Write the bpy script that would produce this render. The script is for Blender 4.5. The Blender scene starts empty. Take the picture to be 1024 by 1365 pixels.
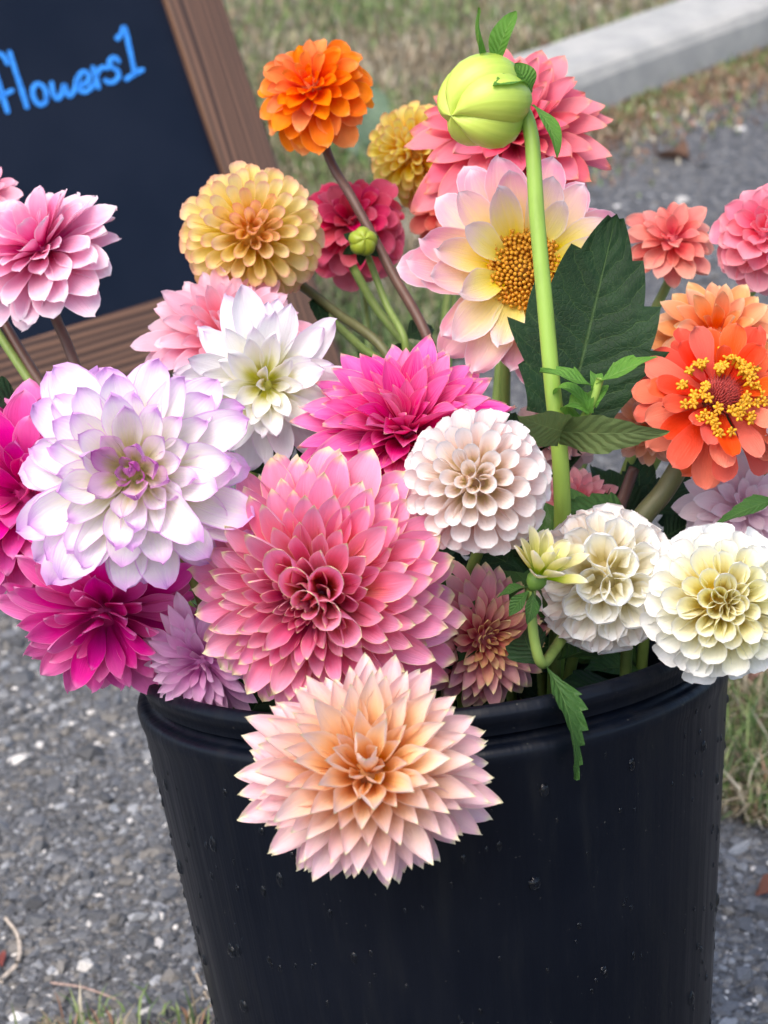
import bpy, math, random
import numpy as np
from mathutils import Vector, Matrix

random.seed(7); RNG = np.random.default_rng(7)
scene = bpy.context.scene
COL = scene.collection

# ------------------------------------------------------------------ camera
FPX, IW, IH = 2400.0, 1024.0, 1365.0
PITCH, ROLL, TILT = math.radians(17.0), math.radians(4.5), math.radians(6.5)
HB = 0.34                                                # bucket height
BT = Matrix.Rotation(math.radians(-1.1), 4, 'Y') @ Matrix.Rotation(-TILT, 4, 'X')
RIM_C = BT @ Vector((0, 0, HB))
F = Vector((0, math.cos(PITCH), -math.sin(PITCH)))
R0 = Vector((1, 0, 0)); U0 = Vector((0, math.sin(PITCH), math.cos(PITCH)))
R = R0 * math.cos(ROLL) - U0 * math.sin(ROLL)
U = U0 * math.cos(ROLL) + R0 * math.sin(ROLL)
def ray(px, py): return F + R * ((px - IW / 2) / FPX) + U * ((IH / 2 - py) / FPX)
CAM = RIM_C - ray(571, 836) * 0.93
def at(px, py, d): return CAM + ray(px, py) * d
cam_d = bpy.data.cameras.new('camera'); cam = bpy.data.objects.new('camera', cam_d); COL.objects.link(cam)
m = Matrix((R, U, -F)).transposed().to_4x4(); m.translation = CAM; cam.matrix_world = m
cam_d.sensor_fit = 'VERTICAL'; cam_d.sensor_height = 36.0; cam_d.sensor_width = 27.0
cam_d.lens = 36.0 * FPX / IH
cam_d.clip_start = 0.02; cam_d.clip_end = 500
cam_d.dof.use_dof = True; cam_d.dof.focus_distance = 0.83; cam_d.dof.aperture_fstop = 13.0
scene.camera = cam

# ------------------------------------------------------------------ sky, sun, exposure
world = bpy.data.worlds.new('World'); scene.world = world; world.use_nodes = True
wn = world.node_tree.nodes; wl = world.node_tree.links
SUN_EL, SUN_AZ = math.radians(56), math.radians(-150)     # azimuth measured clockwise from +y
sky = wn.new('ShaderNodeTexSky'); sky.sky_type = 'NISHITA'; sky.sun_disc = False
sky.sun_elevation = SUN_EL; sky.sun_rotation = SUN_AZ; sky.air_density = 1.0; sky.dust_density = 3.0; sky.ozone_density = 1.0
wl.new(sky.outputs[0], wn['Background'].inputs[0]); wn['Background'].inputs[1].default_value = 0.15
sd = bpy.data.lights.new('sun', 'SUN'); sd.energy = 1.5; sd.angle = math.radians(55); sd.color = (1.0, 0.90, 0.77)
sun = bpy.data.objects.new('sun', sd); COL.objects.link(sun)
sdir = Vector((math.sin(SUN_AZ) * math.cos(SUN_EL), math.cos(SUN_AZ) * math.cos(SUN_EL), math.sin(SUN_EL)))
sun.rotation_euler = sdir.to_track_quat('Z', 'Y').to_euler(); sun.location = sdir * 5
vs = scene.view_settings
vs.view_transform = 'Standard'; vs.look = 'None'; vs.gamma = 1.0; vs.exposure = 1.02; vs.use_curve_mapping = False
scene.cycles.max_bounces = 12; scene.cycles.diffuse_bounces = 10; scene.cycles.transmission_bounces = 8; scene.cycles.glossy_bounces = 3

# ------------------------------------------------------------------ helpers
def lin(h, k=1.0):
    h = h.lstrip('#'); o = []
    for i in (0, 2, 4):
        c = int(h[i:i + 2], 16) / 255.0
        o.append(min(0.93, (c / 12.92 if c <= 0.04045 else ((c + 0.055) / 1.055) ** 2.4) * k))
    return (o[0], o[1], o[2], 1.0)

GAM = [0.80]
def linp(h):
    c = lin(h); return tuple(min(0.93, x ** GAM[0]) for x in c[:3]) + (1.0,)

def mesh_from(name, verts, faces, mat=None, uvs=None, smooth=True):
    me = bpy.data.meshes.new(name)
    me.from_pydata([tuple(v) for v in verts], [], [tuple(f) for f in faces])
    if uvs is not None:
        uvl = me.uv_layers.new(name='UVMap')
        vi = np.empty(len(me.loops), dtype=np.int32); me.loops.foreach_get('vertex_index', vi)
        uvl.data.foreach_set('uv', np.asarray(uvs, dtype=np.float32)[vi].ravel())
    if smooth: me.polygons.foreach_set('use_smooth', np.ones(len(me.polygons), dtype=bool))
    if mat: me.materials.append(mat)
    me.update(); return me

def obj(name, me, parent=None, mw=None):
    o = bpy.data.objects.new(name, me); COL.objects.link(o)
    if parent is not None: o.parent = parent
    if mw is not None: o.matrix_basis = mw
    return o

def tag(o, label=None, cat=None, group=None, kind=None):
    if label: o['label'] = label
    if cat: o['category'] = cat
    if group: o['group'] = group
    if kind: o['kind'] = kind
    return o

class NT:
    def __init__(s, name):
        s.mat = bpy.data.materials.new(name); s.mat.use_nodes = True
        s.n = s.mat.node_tree.nodes; s.l = s.mat.node_tree.links
        s.b = s.n['Principled BSDF']; s.out = s.n['Material Output']
    def node(s, t, **k):
        x = s.n.new(t)
        for a, v in k.items(): setattr(x, a, v)
        return x
    def set(s, sock, v):
        if isinstance(v, bpy.types.NodeSocket): s.l.new(v, sock)
        else: sock.default_value = v
    def math(s, op, a, b=0.0, c=0.0, clamp=False):
        x = s.node('ShaderNodeMath', operation=op, use_clamp=clamp)
        s.set(x.inputs[0], a); s.set(x.inputs[1], b)
        if op in ('MULTIPLY_ADD', 'SMOOTH_MIN'): s.set(x.inputs[2], c)
        return x.outputs[0]
    def mix(s, f, a, b, blend='MIX'):
        x = s.node('ShaderNodeMix', data_type='RGBA', blend_type=blend)
        s.set(x.inputs[0], f); s.set(x.inputs[6], a); s.set(x.inputs[7], b); return x.outputs[2]
    def remap(s, v, a, b, c=0.0, d=1.0, smooth=True):
        x = s.node('ShaderNodeMapRange', interpolation_type='SMOOTHSTEP' if smooth else 'LINEAR')
        s.set(x.inputs[0], v); s.set(x.inputs[1], a); s.set(x.inputs[2], b); s.set(x.inputs[3], c); s.set(x.inputs[4], d)
        return x.outputs[0]
    def ramp(s, f, stops):
        x = s.node('ShaderNodeValToRGB'); e = x.color_ramp.elements
        while len(e) < len(stops): e.new(0.5)
        for i, (p, c) in enumerate(stops): e[i].position = p; e[i].color = c
        s.set(x.inputs[0], f); return x.outputs[0]
    def noise(s, vec, scale, detail=3.0, rough=0.55, dist=0.0):
        x = s.node('ShaderNodeTexNoise'); s.set(x.inputs['Vector'], vec)
        x.inputs['Scale'].default_value = scale; x.inputs['Detail'].default_value = detail
        x.inputs['Roughness'].default_value = rough; x.inputs['Distortion'].default_value = dist
        return x.outputs[0]
    def coord(s, which='Object'):
        return s.node('ShaderNodeTexCoord').outputs[which]
    def mapping(s, vec, sc=(1, 1, 1), loc=(0, 0, 0), rot=(0, 0, 0)):
        x = s.node('ShaderNodeMapping'); s.set(x.inputs[0], vec)
        x.inputs['Scale'].default_value = sc; x.inputs['Location'].default_value = loc; x.inputs['Rotation'].default_value = rot
        return x.outputs[0]
    def bump(s, h, strength=0.3, dist=0.001, prev=None):
        x = s.node('ShaderNodeBump'); x.inputs['Strength'].default_value = strength; x.inputs['Distance'].default_value = dist
        s.set(x.inputs['Height'], h)
        if prev is not None: s.set(x.inputs['Normal'], prev)
        return x.outputs[0]

def simple_mat(name, col, rough=0.6, var=0.25, scale=60.0, spec=0.4, bump=0.15):
    t = NT(name); v = t.coord('Object'); nz = t.noise(v, scale, 4)
    c = t.mix(t.remap(nz, 0.3, 0.7), tuple(x * (1 - var) for x in col[:3]) + (1,), tuple(min(0.95, x * (1 + var)) for x in col[:3]) + (1,))
    t.set(t.b.inputs['Base Color'], c); t.b.inputs['Roughness'].default_value = rough
    t.b.inputs['Specular IOR Level'].default_value = spec
    if bump: t.set(t.b.inputs['Normal'], t.bump(nz, bump, 0.001))
    return t.mat

# petal pigment: inner (young) and outer palettes, each base / middle / tip / margin, along the petal's own length
def petal_mat(name, inner, outer, streak=0.20, edge=(0.86, 1.0), edge_u=0.93, trans=0.30, sheen=0.0, mid=0.5, streak_col=None, agr=(0.05, 0.6), gam=0.82):
    t = NT(name); GAM[0] = gam
    uv = t.node('ShaderNodeUVMap').outputs[0]
    sx = t.node('ShaderNodeSeparateXYZ'); t.set(sx.inputs[0], uv); u, s = sx.outputs[0], sx.outputs[1]
    oi = t.node('ShaderNodeObjectInfo'); oc = t.node('ShaderNodeSeparateColor'); t.set(oc.inputs[0], oi.outputs['Color'])
    age, rnd = oc.outputs[0], oc.outputs[1]
    sm = t.mapping(uv, (26.0, 1.3, 1.0)); cv = t.node('ShaderNodeCombineXYZ')
    t.set(cv.inputs[0], t.math('MULTIPLY', rnd, 37.0)); t.set(cv.inputs[1], t.math('MULTIPLY', rnd, 11.0))
    va = t.node('ShaderNodeVectorMath', operation='ADD'); t.set(va.inputs[0], sm); t.set(va.inputs[1], cv.outputs[0])
    vein = t.noise(va.outputs[0], 1.0, 3, 0.6)
    sb = t.mapping(uv, (3.0, 2.0, 1.0)); vb = t.node('ShaderNodeVectorMath', operation='ADD'); t.set(vb.inputs[0], sb); t.set(vb.inputs[1], cv.outputs[0])
    blotch = t.noise(vb.outputs[0], 1.0, 2, 0.5)
    au = t.math('ABSOLUTE', t.math('MULTIPLY_ADD', u, 2.0, -1.0))
    s2 = t.math('ADD', s, t.math('MULTIPLY_ADD', vein, 0.24, -0.12))
    s2 = t.math('ADD', s2, t.math('MULTIPLY_ADD', blotch, 0.30, -0.15))
    s2 = t.math('ADD', s2, t.math('MULTIPLY', t.math('POWER', au, 2.5), 0.14))
    def pal(p): return t.ramp(s2, [(0.05, linp(p[0])), (0.22, linp(p[0])), (mid, linp(p[1])), (0.92, linp(p[2]))])
    ag = t.remap(age, agr[0], agr[1])
    c = t.mix(ag, pal(inner), pal(outer))
    ec = t.mix(ag, linp(inner[3]), linp(outer[3]))
    e1 = t.remap(t.math('ADD', s, t.math('MULTIPLY_ADD', vein, 0.08, -0.04)), edge[0], edge[1])
    e2 = t.math('MULTIPLY', t.remap(au, edge_u, 1.0), t.remap(s, 0.3, 0.7))
    c = t.mix(t.math('MAXIMUM', e1, e2), c, ec)
    # fine streaks and a little difference from petal to petal
    st = t.remap(vein, 0.35, 0.7)
    if streak_col: c = t.mix(t.math('MULTIPLY', st, streak), c, linp(streak_col))
    else: c = t.mix(t.math('MULTIPLY', st, streak), c, t.mix(1.0, c, (0.72, 0.66, 0.70, 1), 'MULTIPLY'))
    wear = t.math('MULTIPLY', t.remap(t.noise(vb.outputs[0], 4.0, 2, 0.7), 0.62, 0.80, 0.0, 0.35), t.remap(s, 0.55, 1.0))
    c = t.mix(wear, c, t.mix(1.0, c, (0.62, 0.50, 0.38, 1), 'MULTIPLY'))
    hv = t.node('ShaderNodeHueSaturation'); t.set(hv.inputs['Color'], c)
    t.set(hv.inputs['Hue'], t.math('MULTIPLY_ADD', rnd, 0.016, 0.492)); t.set(hv.inputs['Saturation'], t.math('MULTIPLY_ADD', oc.outputs[2], 0.22, 0.95))
    t.set(hv.inputs['Value'], t.math('MULTIPLY_ADD', rnd, 0.10, 0.93))
    c = hv.outputs[0]
    fine = t.noise(t.mapping(uv, (60, 5, 1)), 1.0, 2)
    nb = t.bump(t.math('ADD', t.math('MULTIPLY', vein, 1.0), t.math('MULTIPLY', fine, 0.30)), 0.55, 0.0008)
    t.set(t.b.inputs['Base Color'], c); t.b.inputs['Roughness'].default_value = 0.52
    t.b.inputs['Specular IOR Level'].default_value = 0.2; t.set(t.b.inputs['Normal'], nb)
    tr = t.node('ShaderNodeBsdfTranslucent'); t.set(tr.inputs[0], c); t.set(tr.inputs['Normal'], nb)
    mx = t.node('ShaderNodeMixShader'); mx.inputs[0].default_value = trans
    t.l.new(t.b.outputs[0], mx.inputs[1]); t.l.new(tr.outputs[0], mx.inputs[2]); t.l.new(mx.outputs[0], t.out.inputs[0])
    t.mat['core'] = [x * 0.75 for x in linp(inner[0])[:3]]
    return t.mat

def leaf_mat(name, dark, light, vein, trans=0.22, rough=0.42, nv=9.0):
    t = NT(name); uv = t.node('ShaderNodeUVMap').outputs[0]
    sx = t.node('ShaderNodeSeparateXYZ'); t.set(sx.inputs[0], uv); u, s = sx.outputs[0], sx.outputs[1]
    au = t.math('ABSOLUTE', t.math('MULTIPLY_ADD', u, 2.0, -1.0))
    wob = t.noise(t.mapping(uv, (5, 7, 1)), 1.0, 2)
    ph = t.math('ADD', t.math('MULTIPLY', t.math('SUBTRACT', s, t.math('MULTIPLY', t.math('POWER', au, 0.85), 0.22)), nv), t.math('MULTIPLY', wob, 0.7))
    fr = t.math('ABSOLUTE', t.math('SUBTRACT', t.math('FRACT', ph), 0.5))
    v1 = t.remap(fr, 0.0, 0.045, 1.0, 0.0)
    v0 = t.remap(au, 0.0, 0.035, 1.0, 0.0)
    vv = t.math('MAXIMUM', t.math('MULTIPLY', v1, 0.5), v0)
    net = t.node('ShaderNodeTexVoronoi', feature='DISTANCE_TO_EDGE'); t.set(net.inputs['Vector'], t.mapping(uv, (26, 40, 1))); net.inputs['Scale'].default_value = 1.0
    nn = t.remap(net.outputs[0], 0.0, 0.12, 1.0, 0.0)
    bl = t.noise(t.coord('Object'), 45.0, 4)
    c = t.mix(t.remap(bl, 0.3, 0.7), dark, light)
    c = t.mix(t.math('MULTIPLY', nn, 0.16), c, vein)
    c = t.mix(t.math('MULTIPLY', vv, 0.75), c, vein)
    h = t.math('SUBTRACT', t.math('MULTIPLY', t.remap(fr, 0.0, 0.5), 1.0), t.math('ADD', t.math('MULTIPLY', nn, 0.25), t.math('MULTIPLY', vv, 0.6)))
    nb = t.bump(h, 0.5, 0.0013)
    t.set(t.b.inputs['Base Color'], c); t.b.inputs['Roughness'].default_value = rough; t.b.inputs['Specular IOR Level'].default_value = 0.25
    t.set(t.b.inputs['Normal'], nb)
    tr = t.node('ShaderNodeBsdfTranslucent'); t.set(tr.inputs[0], c)
    mx = t.node('ShaderNodeMixShader'); mx.inputs[0].default_value = trans
    t.l.new(t.b.outputs[0], mx.inputs[1]); t.l.new(tr.outputs[0], mx.inputs[2]); t.l.new(mx.outputs[0], t.out.inputs[0])
    return t.mat

LEAF_DARK = leaf_mat('dark dahlia leaf', (0.007, 0.028, 0.009, 1), (0.012, 0.045, 0.014, 1), (0.07, 0.13, 0.04, 1), rough=0.58)
LEAF_MID = leaf_mat('mid green leaf', (0.035, 0.105, 0.022, 1), (0.06, 0.15, 0.035, 1), (0.15, 0.26, 0.07, 1))
LEAF_OLIVE = leaf_mat('olive leaf underside', (0.10, 0.155, 0.05, 1), (0.13, 0.19, 0.065, 1), (0.20, 0.28, 0.10, 1), trans=0.3, rough=0.55)
LEAF_BRIGHT = leaf_mat('bright young leaf', (0.09, 0.25, 0.03, 1), (0.15, 0.36, 0.05, 1), (0.28, 0.45, 0.12, 1), trans=0.3)
LEAF_GREY = leaf_mat('grey green weed leaf', (0.12, 0.19, 0.12, 1), (0.20, 0.28, 0.19, 1), (0.3, 0.36, 0.28, 1), rough=0.8)
def stem_mat(name, a, b):
    t = NT(name); v = t.coord('Object'); nz = t.noise(t.mapping(v, (1, 1, 0.15)), 160, 4); n2 = t.noise(v, 14, 2)
    c = t.mix(t.remap(n2, 0.35, 0.65), a, b); c = t.mix(t.math('MULTIPLY', t.remap(nz, 0.4, 0.7), 0.35), c, tuple(x * 0.5 for x in a[:3]) + (1,))
    t.set(t.b.inputs['Base Color'], c); t.b.inputs['Roughness'].default_value = 0.48
    t.set(t.b.inputs['Normal'], t.bump(nz, 0.25, 0.0008)); return t.mat
STEM_GREEN = stem_mat('green stem', (0.17, 0.26, 0.055, 1), (0.24, 0.34, 0.08, 1))
STEM_BRIGHT = stem_mat('bright green stem', (0.26, 0.42, 0.06, 1), (0.34, 0.50, 0.10, 1))
STEM_OLIVE = stem_mat('olive stem', (0.085, 0.085, 0.03, 1), (0.12, 0.13, 0.045, 1))
STEM_BROWN = stem_mat('maroon stem', (0.10, 0.045, 0.035, 1), (0.14, 0.075, 0.05, 1))

# ------------------------------------------------------------------ ground profile
def gz(y):
    k = 0.06; a = (y - 0.20) / k
    sp = k * (a if a > 30 else math.log1p(math.exp(a)))
    return -math.tan(TILT) * y + (0.18 + math.tan(TILT)) * sp
def ground(px, py, lift=0.0):
    r = ray(px, py); d = 0.6; st = 0.02
    while d < 30:
        p = CAM + r * d
        if p.z < gz(p.y): break
        d += st
    lo, hi = d - st, d
    for _ in range(24):
        mid = (lo + hi) / 2; p = CAM + r * mid
        if p.z < gz(p.y): hi = mid
        else: lo = mid
    p = CAM + r * hi; return Vector((p.x, p.y, gz(p.y) + lift))

def asphalt_mat():
    t = NT('worn asphalt'); v = t.coord('Object')
    vo = t.node('ShaderNodeTexVoronoi'); t.set(vo.inputs['Vector'], t.mapping(v, (1, 1, 1))); vo.inputs['Scale'].default_value = 120
    ve = t.node('ShaderNodeTexVoronoi', feature='DISTANCE_TO_EDGE'); t.set(ve.inputs['Vector'], v); ve.inputs['Scale'].default_value = 120
    n1 = t.noise(v, 6, 5); n2 = t.noise(v, 900, 3)
    sc = t.node('ShaderNodeSeparateColor'); t.set(sc.inputs[0], vo.outputs['Color'])
    c = t.ramp(sc.outputs[0], [(0.0, (0.045, 0.046, 0.050, 1)), (0.45, (0.085, 0.088, 0.096, 1)), (0.8, (0.15, 0.148, 0.145, 1)), (1.0, (0.26, 0.26, 0.255, 1))])
    c = t.mix(t.remap(ve.outputs[0], 0.0, 0.12, 0.75, 0.0), c, (0.045, 0.045, 0.05, 1))
    c = t.mix(t.remap(n1, 0.45, 0.75, 0.0, 0.5), c, (0.15, 0.148, 0.145, 1))
    c = t.mix(t.remap(n2, 0.60, 0.72, 0.0, 0.8), c, (0.36, 0.37, 0.38, 1))
    t.set(t.b.inputs['Base Color'], c); t.b.inputs['Roughness'].default_value = 0.72
    h = t.math('ADD', t.remap(ve.outputs[0], 0.0, 0.35), t.math('MULTIPLY', n2, 0.4))
    t.set(t.b.inputs['Normal'], t.bump(h, 0.9, 0.004)); return t.mat
ys = list(np.arange(-3.0, -0.4, 0.4)) + list(np.arange(-0.4, 1.2, 0.05)) + [1.2, 1.6, 2, 3, 4, 6, 10, 20, 40, 80]
xs = [-60, -20, -8, -3, -1, 0, 1, 3, 8, 20, 60]
V = [(x, y, gz(y)) for y in ys for x in xs]; nx = len(xs)
Fc = [(j * nx + i, j * nx + i + 1, (j + 1) * nx + i + 1, (j + 1) * nx + i) for j in range(len(ys) - 1) for i in range(nx - 1)]
tag(obj('asphalt_pavement', mesh_from('asphalt_pavement', V, Fc, asphalt_mat())), 'grey worn asphalt pavement with exposed aggregate under the bucket', kind='structure')

# soil sheets under the grass, ragged outline, 4 mm above the asphalt
def soil_mat():
    t = NT('dry soil and thatch'); v = t.coord('Object'); n1 = t.noise(v, 9, 5); n2 = t.noise(v, 120, 5, 0.7)
    c = t.mix(t.remap(n1, 0.35, 0.65), (0.16, 0.125, 0.085, 1), (0.22, 0.205, 0.15, 1)); c = t.mix(t.remap(n2, 0.4, 0.7, 0, 0.8), c, (0.075, 0.07, 0.045, 1))
    t.set(t.b.inputs['Base Color'], c); t.b.inputs['Roughness'].default_value = 0.95
    t.set(t.b.inputs['Normal'], t.bump(n2, 1.0, 0.01)); return t.mat
SOIL = soil_mat()
def soil_patch(name, poly, lift, label, step=0.05):
    # poly: ground points in order; filled as a fan of small strips that follow the slope
    P = [(p.x, p.y) for p in poly]
    x0, x1 = min(p[0] for p in P), max(p[0] for p in P); y0, y1 = min(p[1] for p in P), max(p[1] for p in P)
    def inside(x, y):
        c = False
        for i in range(len(P)):
            (ax, ay), (bx, by) = P[i], P[i - 1]
            if (ay > y) != (by > y) and x < (bx - ax) * (y - ay) / (by - ay) + ax: c = not c
        return c
    idx, V, Fa = {}, [], []
    nxs, nys = int((x1 - x0) / step) + 1, int((y1 - y0) / step) + 1
    rr = np.random.default_rng(3)
    J = rr.uniform(-0.3, 0.3, (nxs + 2, nys + 2, 2)) * step
    def vid(i, j):
        if (i, j) not in idx:
            x, y = x0 + i * step + J[i, j, 0], y0 + j * step + J[i, j, 1]
            idx[i, j] = len(V); V.append((x, y, gz(y) + lift))
        return idx[i, j]
    for i in range(nxs):
        for j in range(nys):
            if inside(x0 + (i + .5) * step, y0 + (j + .5) * step): Fa.append((vid(i, j), vid(i + 1, j), vid(i + 1, j + 1), vid(i, j + 1)))
    o = obj(name, mesh_from(name, V, Fa, SOIL)); tag(o, label, kind='structure'); return inside, (x0, x1, y0, y1)
g = ground
in_bg, bb_bg = soil_patch('soil_verge', [g(250, 560), g(470, 545), g(610, 480), g(640, 330), g(700, 215), g(798, 146), g(1085, 36), g(1400, -80), g(1100, -300), g(250, -420), g(-400, -100), g(-100, 430)],
                          0.004, 'dry soil verge with thatch behind the flower bucket', 0.06)
in_right, bb_right = soil_patch('soil_strip', [g(925, 905), g(920, 960), g(945, 1060), g(990, 1100), g(1120, 1120), g(1250, 1000), g(1200, 850), g(1000, 820)], 0.004,
                                'soil strip with dry grass beside the bucket on the pavement', 0.03)

# loose and half-embedded aggregate
def stones():
    ico = []
    ph = (1 + 5 ** .5) / 2
    for a in (-1, 1):
        for b in (-ph, ph): ico += [(0, a, b), (a, b, 0), (b, 0, a)]
    ico = np.array(ico, float); ico /= np.linalg.norm(ico[0])
    d = np.linalg.norm(ico[:, None] - ico[None], axis=2); el = d[d > 0.01].min() * 1.05
    tri = [(i, j, k) for i in range(12) for j in range(i + 1, 12) for k in range(j + 1, 12) if d[i, j] < el and d[j, k] < el and d[i, k] < el]
    tri = [(a, b, c) if np.dot(np.cross(ico[b] - ico[a], ico[c] - ico[a]), ico[a]) > 0 else (a, c, b) for a, b, c in tri]
    tri = np.array(tri)
    pts = []
    zones = [((-110, 320), (800, 1500), 36000, 1.0), ((880, 1150), (930, 1480), 13000, 1.0), ((600, 1100), (165, 420), 5200, 1.3)]
    Vs, Fs, Cs = [], [], []; nv = 0
    for (xa, xb), (ya, yb), n, sc in zones:
        q = [g(px, py) for px in np.linspace(xa, xb, 9) for py in np.linspace(ya, yb, 9)]
        X0, X1, Y0, Y1 = min(p.x for p in q), max(p.x for p in q), min(p.y for p in q), max(p.y for p in q)
        for _ in range(n):
            x, y = RNG.uniform(X0, X1), RNG.uniform(Y0, Y1)
            if in_right(x, y) and RNG.random() < 0.8: continue
            r = sc * min(0.010, 0.00105 * math.exp(abs(RNG.normal(0, 0.74))))
            sh = ico * (1 + RNG.normal(0, 0.20, (12, 1))) * np.array([RNG.uniform(.8, 1.5), RNG.uniform(.7, 1.2), RNG.uniform(.45, .9)]) * r
            a = RNG.uniform(0, 6.28); ca, sa = math.cos(a), math.sin(a)
            sh = sh @ np.array([[ca, sa, 0], [-sa, ca, 0], [0, 0, 1]])
            Vs.append(sh + np.array([x, y, gz(y) + r * RNG.uniform(-0.40, 0.12)])); Fs.append(tri + nv); nv += 12
            k = RNG.random()
            if k < 0.02: c = (0.62, 0.60, 0.57)
            elif k < 0.13: c = (0.26, 0.27, 0.285)
            elif k < 0.27: c = (0.165, 0.155, 0.142)
            elif k < 0.5: c = (0.075, 0.078, 0.085)
            else: c = (0.115, 0.121, 0.133)
            f = RNG.uniform(0.75, 1.25); Cs.append(np.tile(np.array([c[0] * f, c[1] * f, c[2] * f, 1.0]), (12, 1)))
    t = NT('aggregate'); at_ = t.node('ShaderNodeAttribute', attribute_name='tint')
    nz = t.noise(t.coord('Object'), 500, 3)
    t.set(t.b.inputs['Base Color'], t.mix(t.remap(nz, 0.35, 0.65, 0, 0.5), at_.outputs['Color'], t.mix(1.0, at_.outputs['Color'], (0.5, 0.5, 0.5, 1), 'MULTIPLY')))
    t.b.inputs['Roughness'].default_value = 0.65
    me = mesh_from('gravel', np.concatenate(Vs), np.concatenate(Fs), t.mat, smooth=False)
    ca = me.color_attributes.new('tint', 'FLOAT_COLOR', 'POINT'); ca.data.foreach_set('color', np.concatenate(Cs).astype(np.float32).ravel())
    tag(obj('gravel', me), 'loose grey and white gravel scattered over the asphalt', 'gravel', kind='stuff')
stones()

# grass as many small blades
def grass_mat():
    t = NT('grass blades'); a = t.node('ShaderNodeAttribute', attribute_name='tint')
    t.set(t.b.inputs['Base Color'], a.outputs['Color']); t.b.inputs['Roughness'].default_value = 0.7
    tr = t.node('ShaderNodeBsdfTranslucent'); t.set(tr.inputs[0], a.outputs['Color'])
    mx = t.node('ShaderNodeMixShader'); mx.inputs[0].default_value = 0.25
    t.l.new(t.b.outputs[0], mx.inputs[1]); t.l.new(tr.outputs[0], mx.inputs[2]); t.l.new(mx.outputs[0], t.out.inputs[0]); return t.mat
GRASS = grass_mat()
PALG = {'dry': [(0.36, 0.30, 0.20), (0.28, 0.23, 0.15), (0.42, 0.38, 0.29), (0.20, 0.16, 0.10)],
        'green': [(0.10, 0.17, 0.05), (0.16, 0.24, 0.07), (0.07, 0.12, 0.04), (0.22, 0.28, 0.11)],
        'red': [(0.22, 0.12, 0.07), (0.30, 0.17, 0.11), (0.16, 0.09, 0.06)]}
def grass(name, label, sampler, n, h, green, red=0.06, lean=0.9, wid=0.0012):
    Vs, Cs = [], []
    rr = np.random.default_rng(abs(hash(label)) % 1000 if False else len(label) * 7)
    for _ in range(n):
        x, y, dens = sampler(rr)
        gk = green(x, y); k = rr.random()
        pal = PALG['green'] if k < gk else (PALG['red'] if k > 1 - red else PALG['dry'])
        c = np.array(pal[rr.integers(len(pal))]) * rr.uniform(0.95, 1.5)
        L = h * rr.uniform(0.4, 1.25) * dens; a = rr.uniform(0, 6.28); ln = abs(rr.normal(0.3, 0.5)) * lean + 0.12
        if k >= gk: ln += 0.5 * rr.random()
        w = wid * rr.uniform(0.6, 1.5); dx, dy = math.cos(a), math.sin(a); sx, sy = -dy * w, dx * w
        p0 = np.array([x, y, gz(y)]); an1, an2 = ln * 0.6, ln * 1.7
        p1 = p0 + np.array([dx * math.sin(an1), dy * math.sin(an1), math.cos(an1)]) * L * .5
        p2 = p1 + np.array([dx * math.sin(an2), dy * math.sin(an2), max(-0.2, math.cos(an2))]) * L * .5
        p2[2] = max(p2[2], gz(p2[1]) + 0.003)
        s = np.array([sx, sy, 0])
        Vs.append([p0 - s, p0 + s, p1 - s * .8, p1 + s * .8, p2]); Cs.append(np.tile(np.append(c, 1.0), (5, 1)))
    n = len(Vs); Vv = np.array(Vs).reshape(-1, 3)
    faces = []
    for i in range(n): b = i * 5; faces += [(b, b + 1, b + 3, b + 2), (b + 2, b + 3, b + 4)]
    me = mesh_from(name, Vv, faces, GRASS)
    ca = me.color_attributes.new('tint', 'FLOAT_COLOR', 'POINT'); ca.data.foreach_set('color', np.concatenate(Cs).astype(np.float32).ravel())
    return tag(obj(name, me), label, 'grass', kind='stuff')
def samp_poly(inside, bb):
    def f(rr):
        while True:
            x, y = rr.uniform(bb[0], bb[1]), rr.uniform(bb[2], bb[3])
            if inside(x, y): return x, y, 1.0
    return f
KA, KB = g(798, 150), g(1085, 40)                          # kerb foot line on the asphalt
kdir = (KB - KA); kdir.z = 0; kdir.normalize(); knor = Vector((-kdir.y, kdir.x, 0))
def patchy(x, y, f=5.0, b=0.45, a=0.45): return b + a * math.sin(x * f + 1.3) * math.sin(y * f * 1.3 + 0.4)
bgx = (g(-60, 300).x, g(1150, 150).x)
def samp_bg(rr):
    while True:
        px, py = rr.uniform(230, 1110), rr.uniform(-110, 545)
        p = g_fast(px, py)
        if in_bg(p[0], p[1]): return p[0], p[1], 1.0
# cheap inverse: tabulate ground points over the picture's background
TX, TY = np.linspace(200, 1150, 39), np.linspace(-160, 560, 49)
TAB = np.array([[tuple(g(px, py))[:2] for px in TX] for py in TY])
def g_fast(px, py):
    i = (px - TX[0]) / (TX[1] - TX[0]); j = (py - TY[0]) / (TY[1] - TY[0]); i0, j0 = int(min(max(i, 0), 37)), int(min(max(j, 0), 47)); a, b = i - i0, j - j0
    return (TAB[j0, i0] * (1 - a) + TAB[j0, i0 + 1] * a) * (1 - b) + (TAB[j0 + 1, i0] * (1 - a) + TAB[j0 + 1, i0 + 1] * a) * b
grass('verge_grass', 'thin dry and green grass on the verge behind the flowers', samp_bg, 36000, 0.045, lambda x, y: patchy(x, y, 4.5, 0.40, 0.4), lean=1.2, wid=0.0020)
def samp_kerb(rr):
    k = rr.random(); q = KA + kdir * rr.uniform(-0.35, 1.6) - knor * abs(rr.normal(0, 0.10)) - knor * 0.01
    return q.x, q.y, 1.0
grass('kerb_moss', 'brown moss and short weeds along the foot of the kerb', samp_kerb, 12000, 0.020, lambda x, y: patchy(x, y, 9, 0.28, 0.25), red=0.45, lean=1.3, wid=0.0022)
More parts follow.
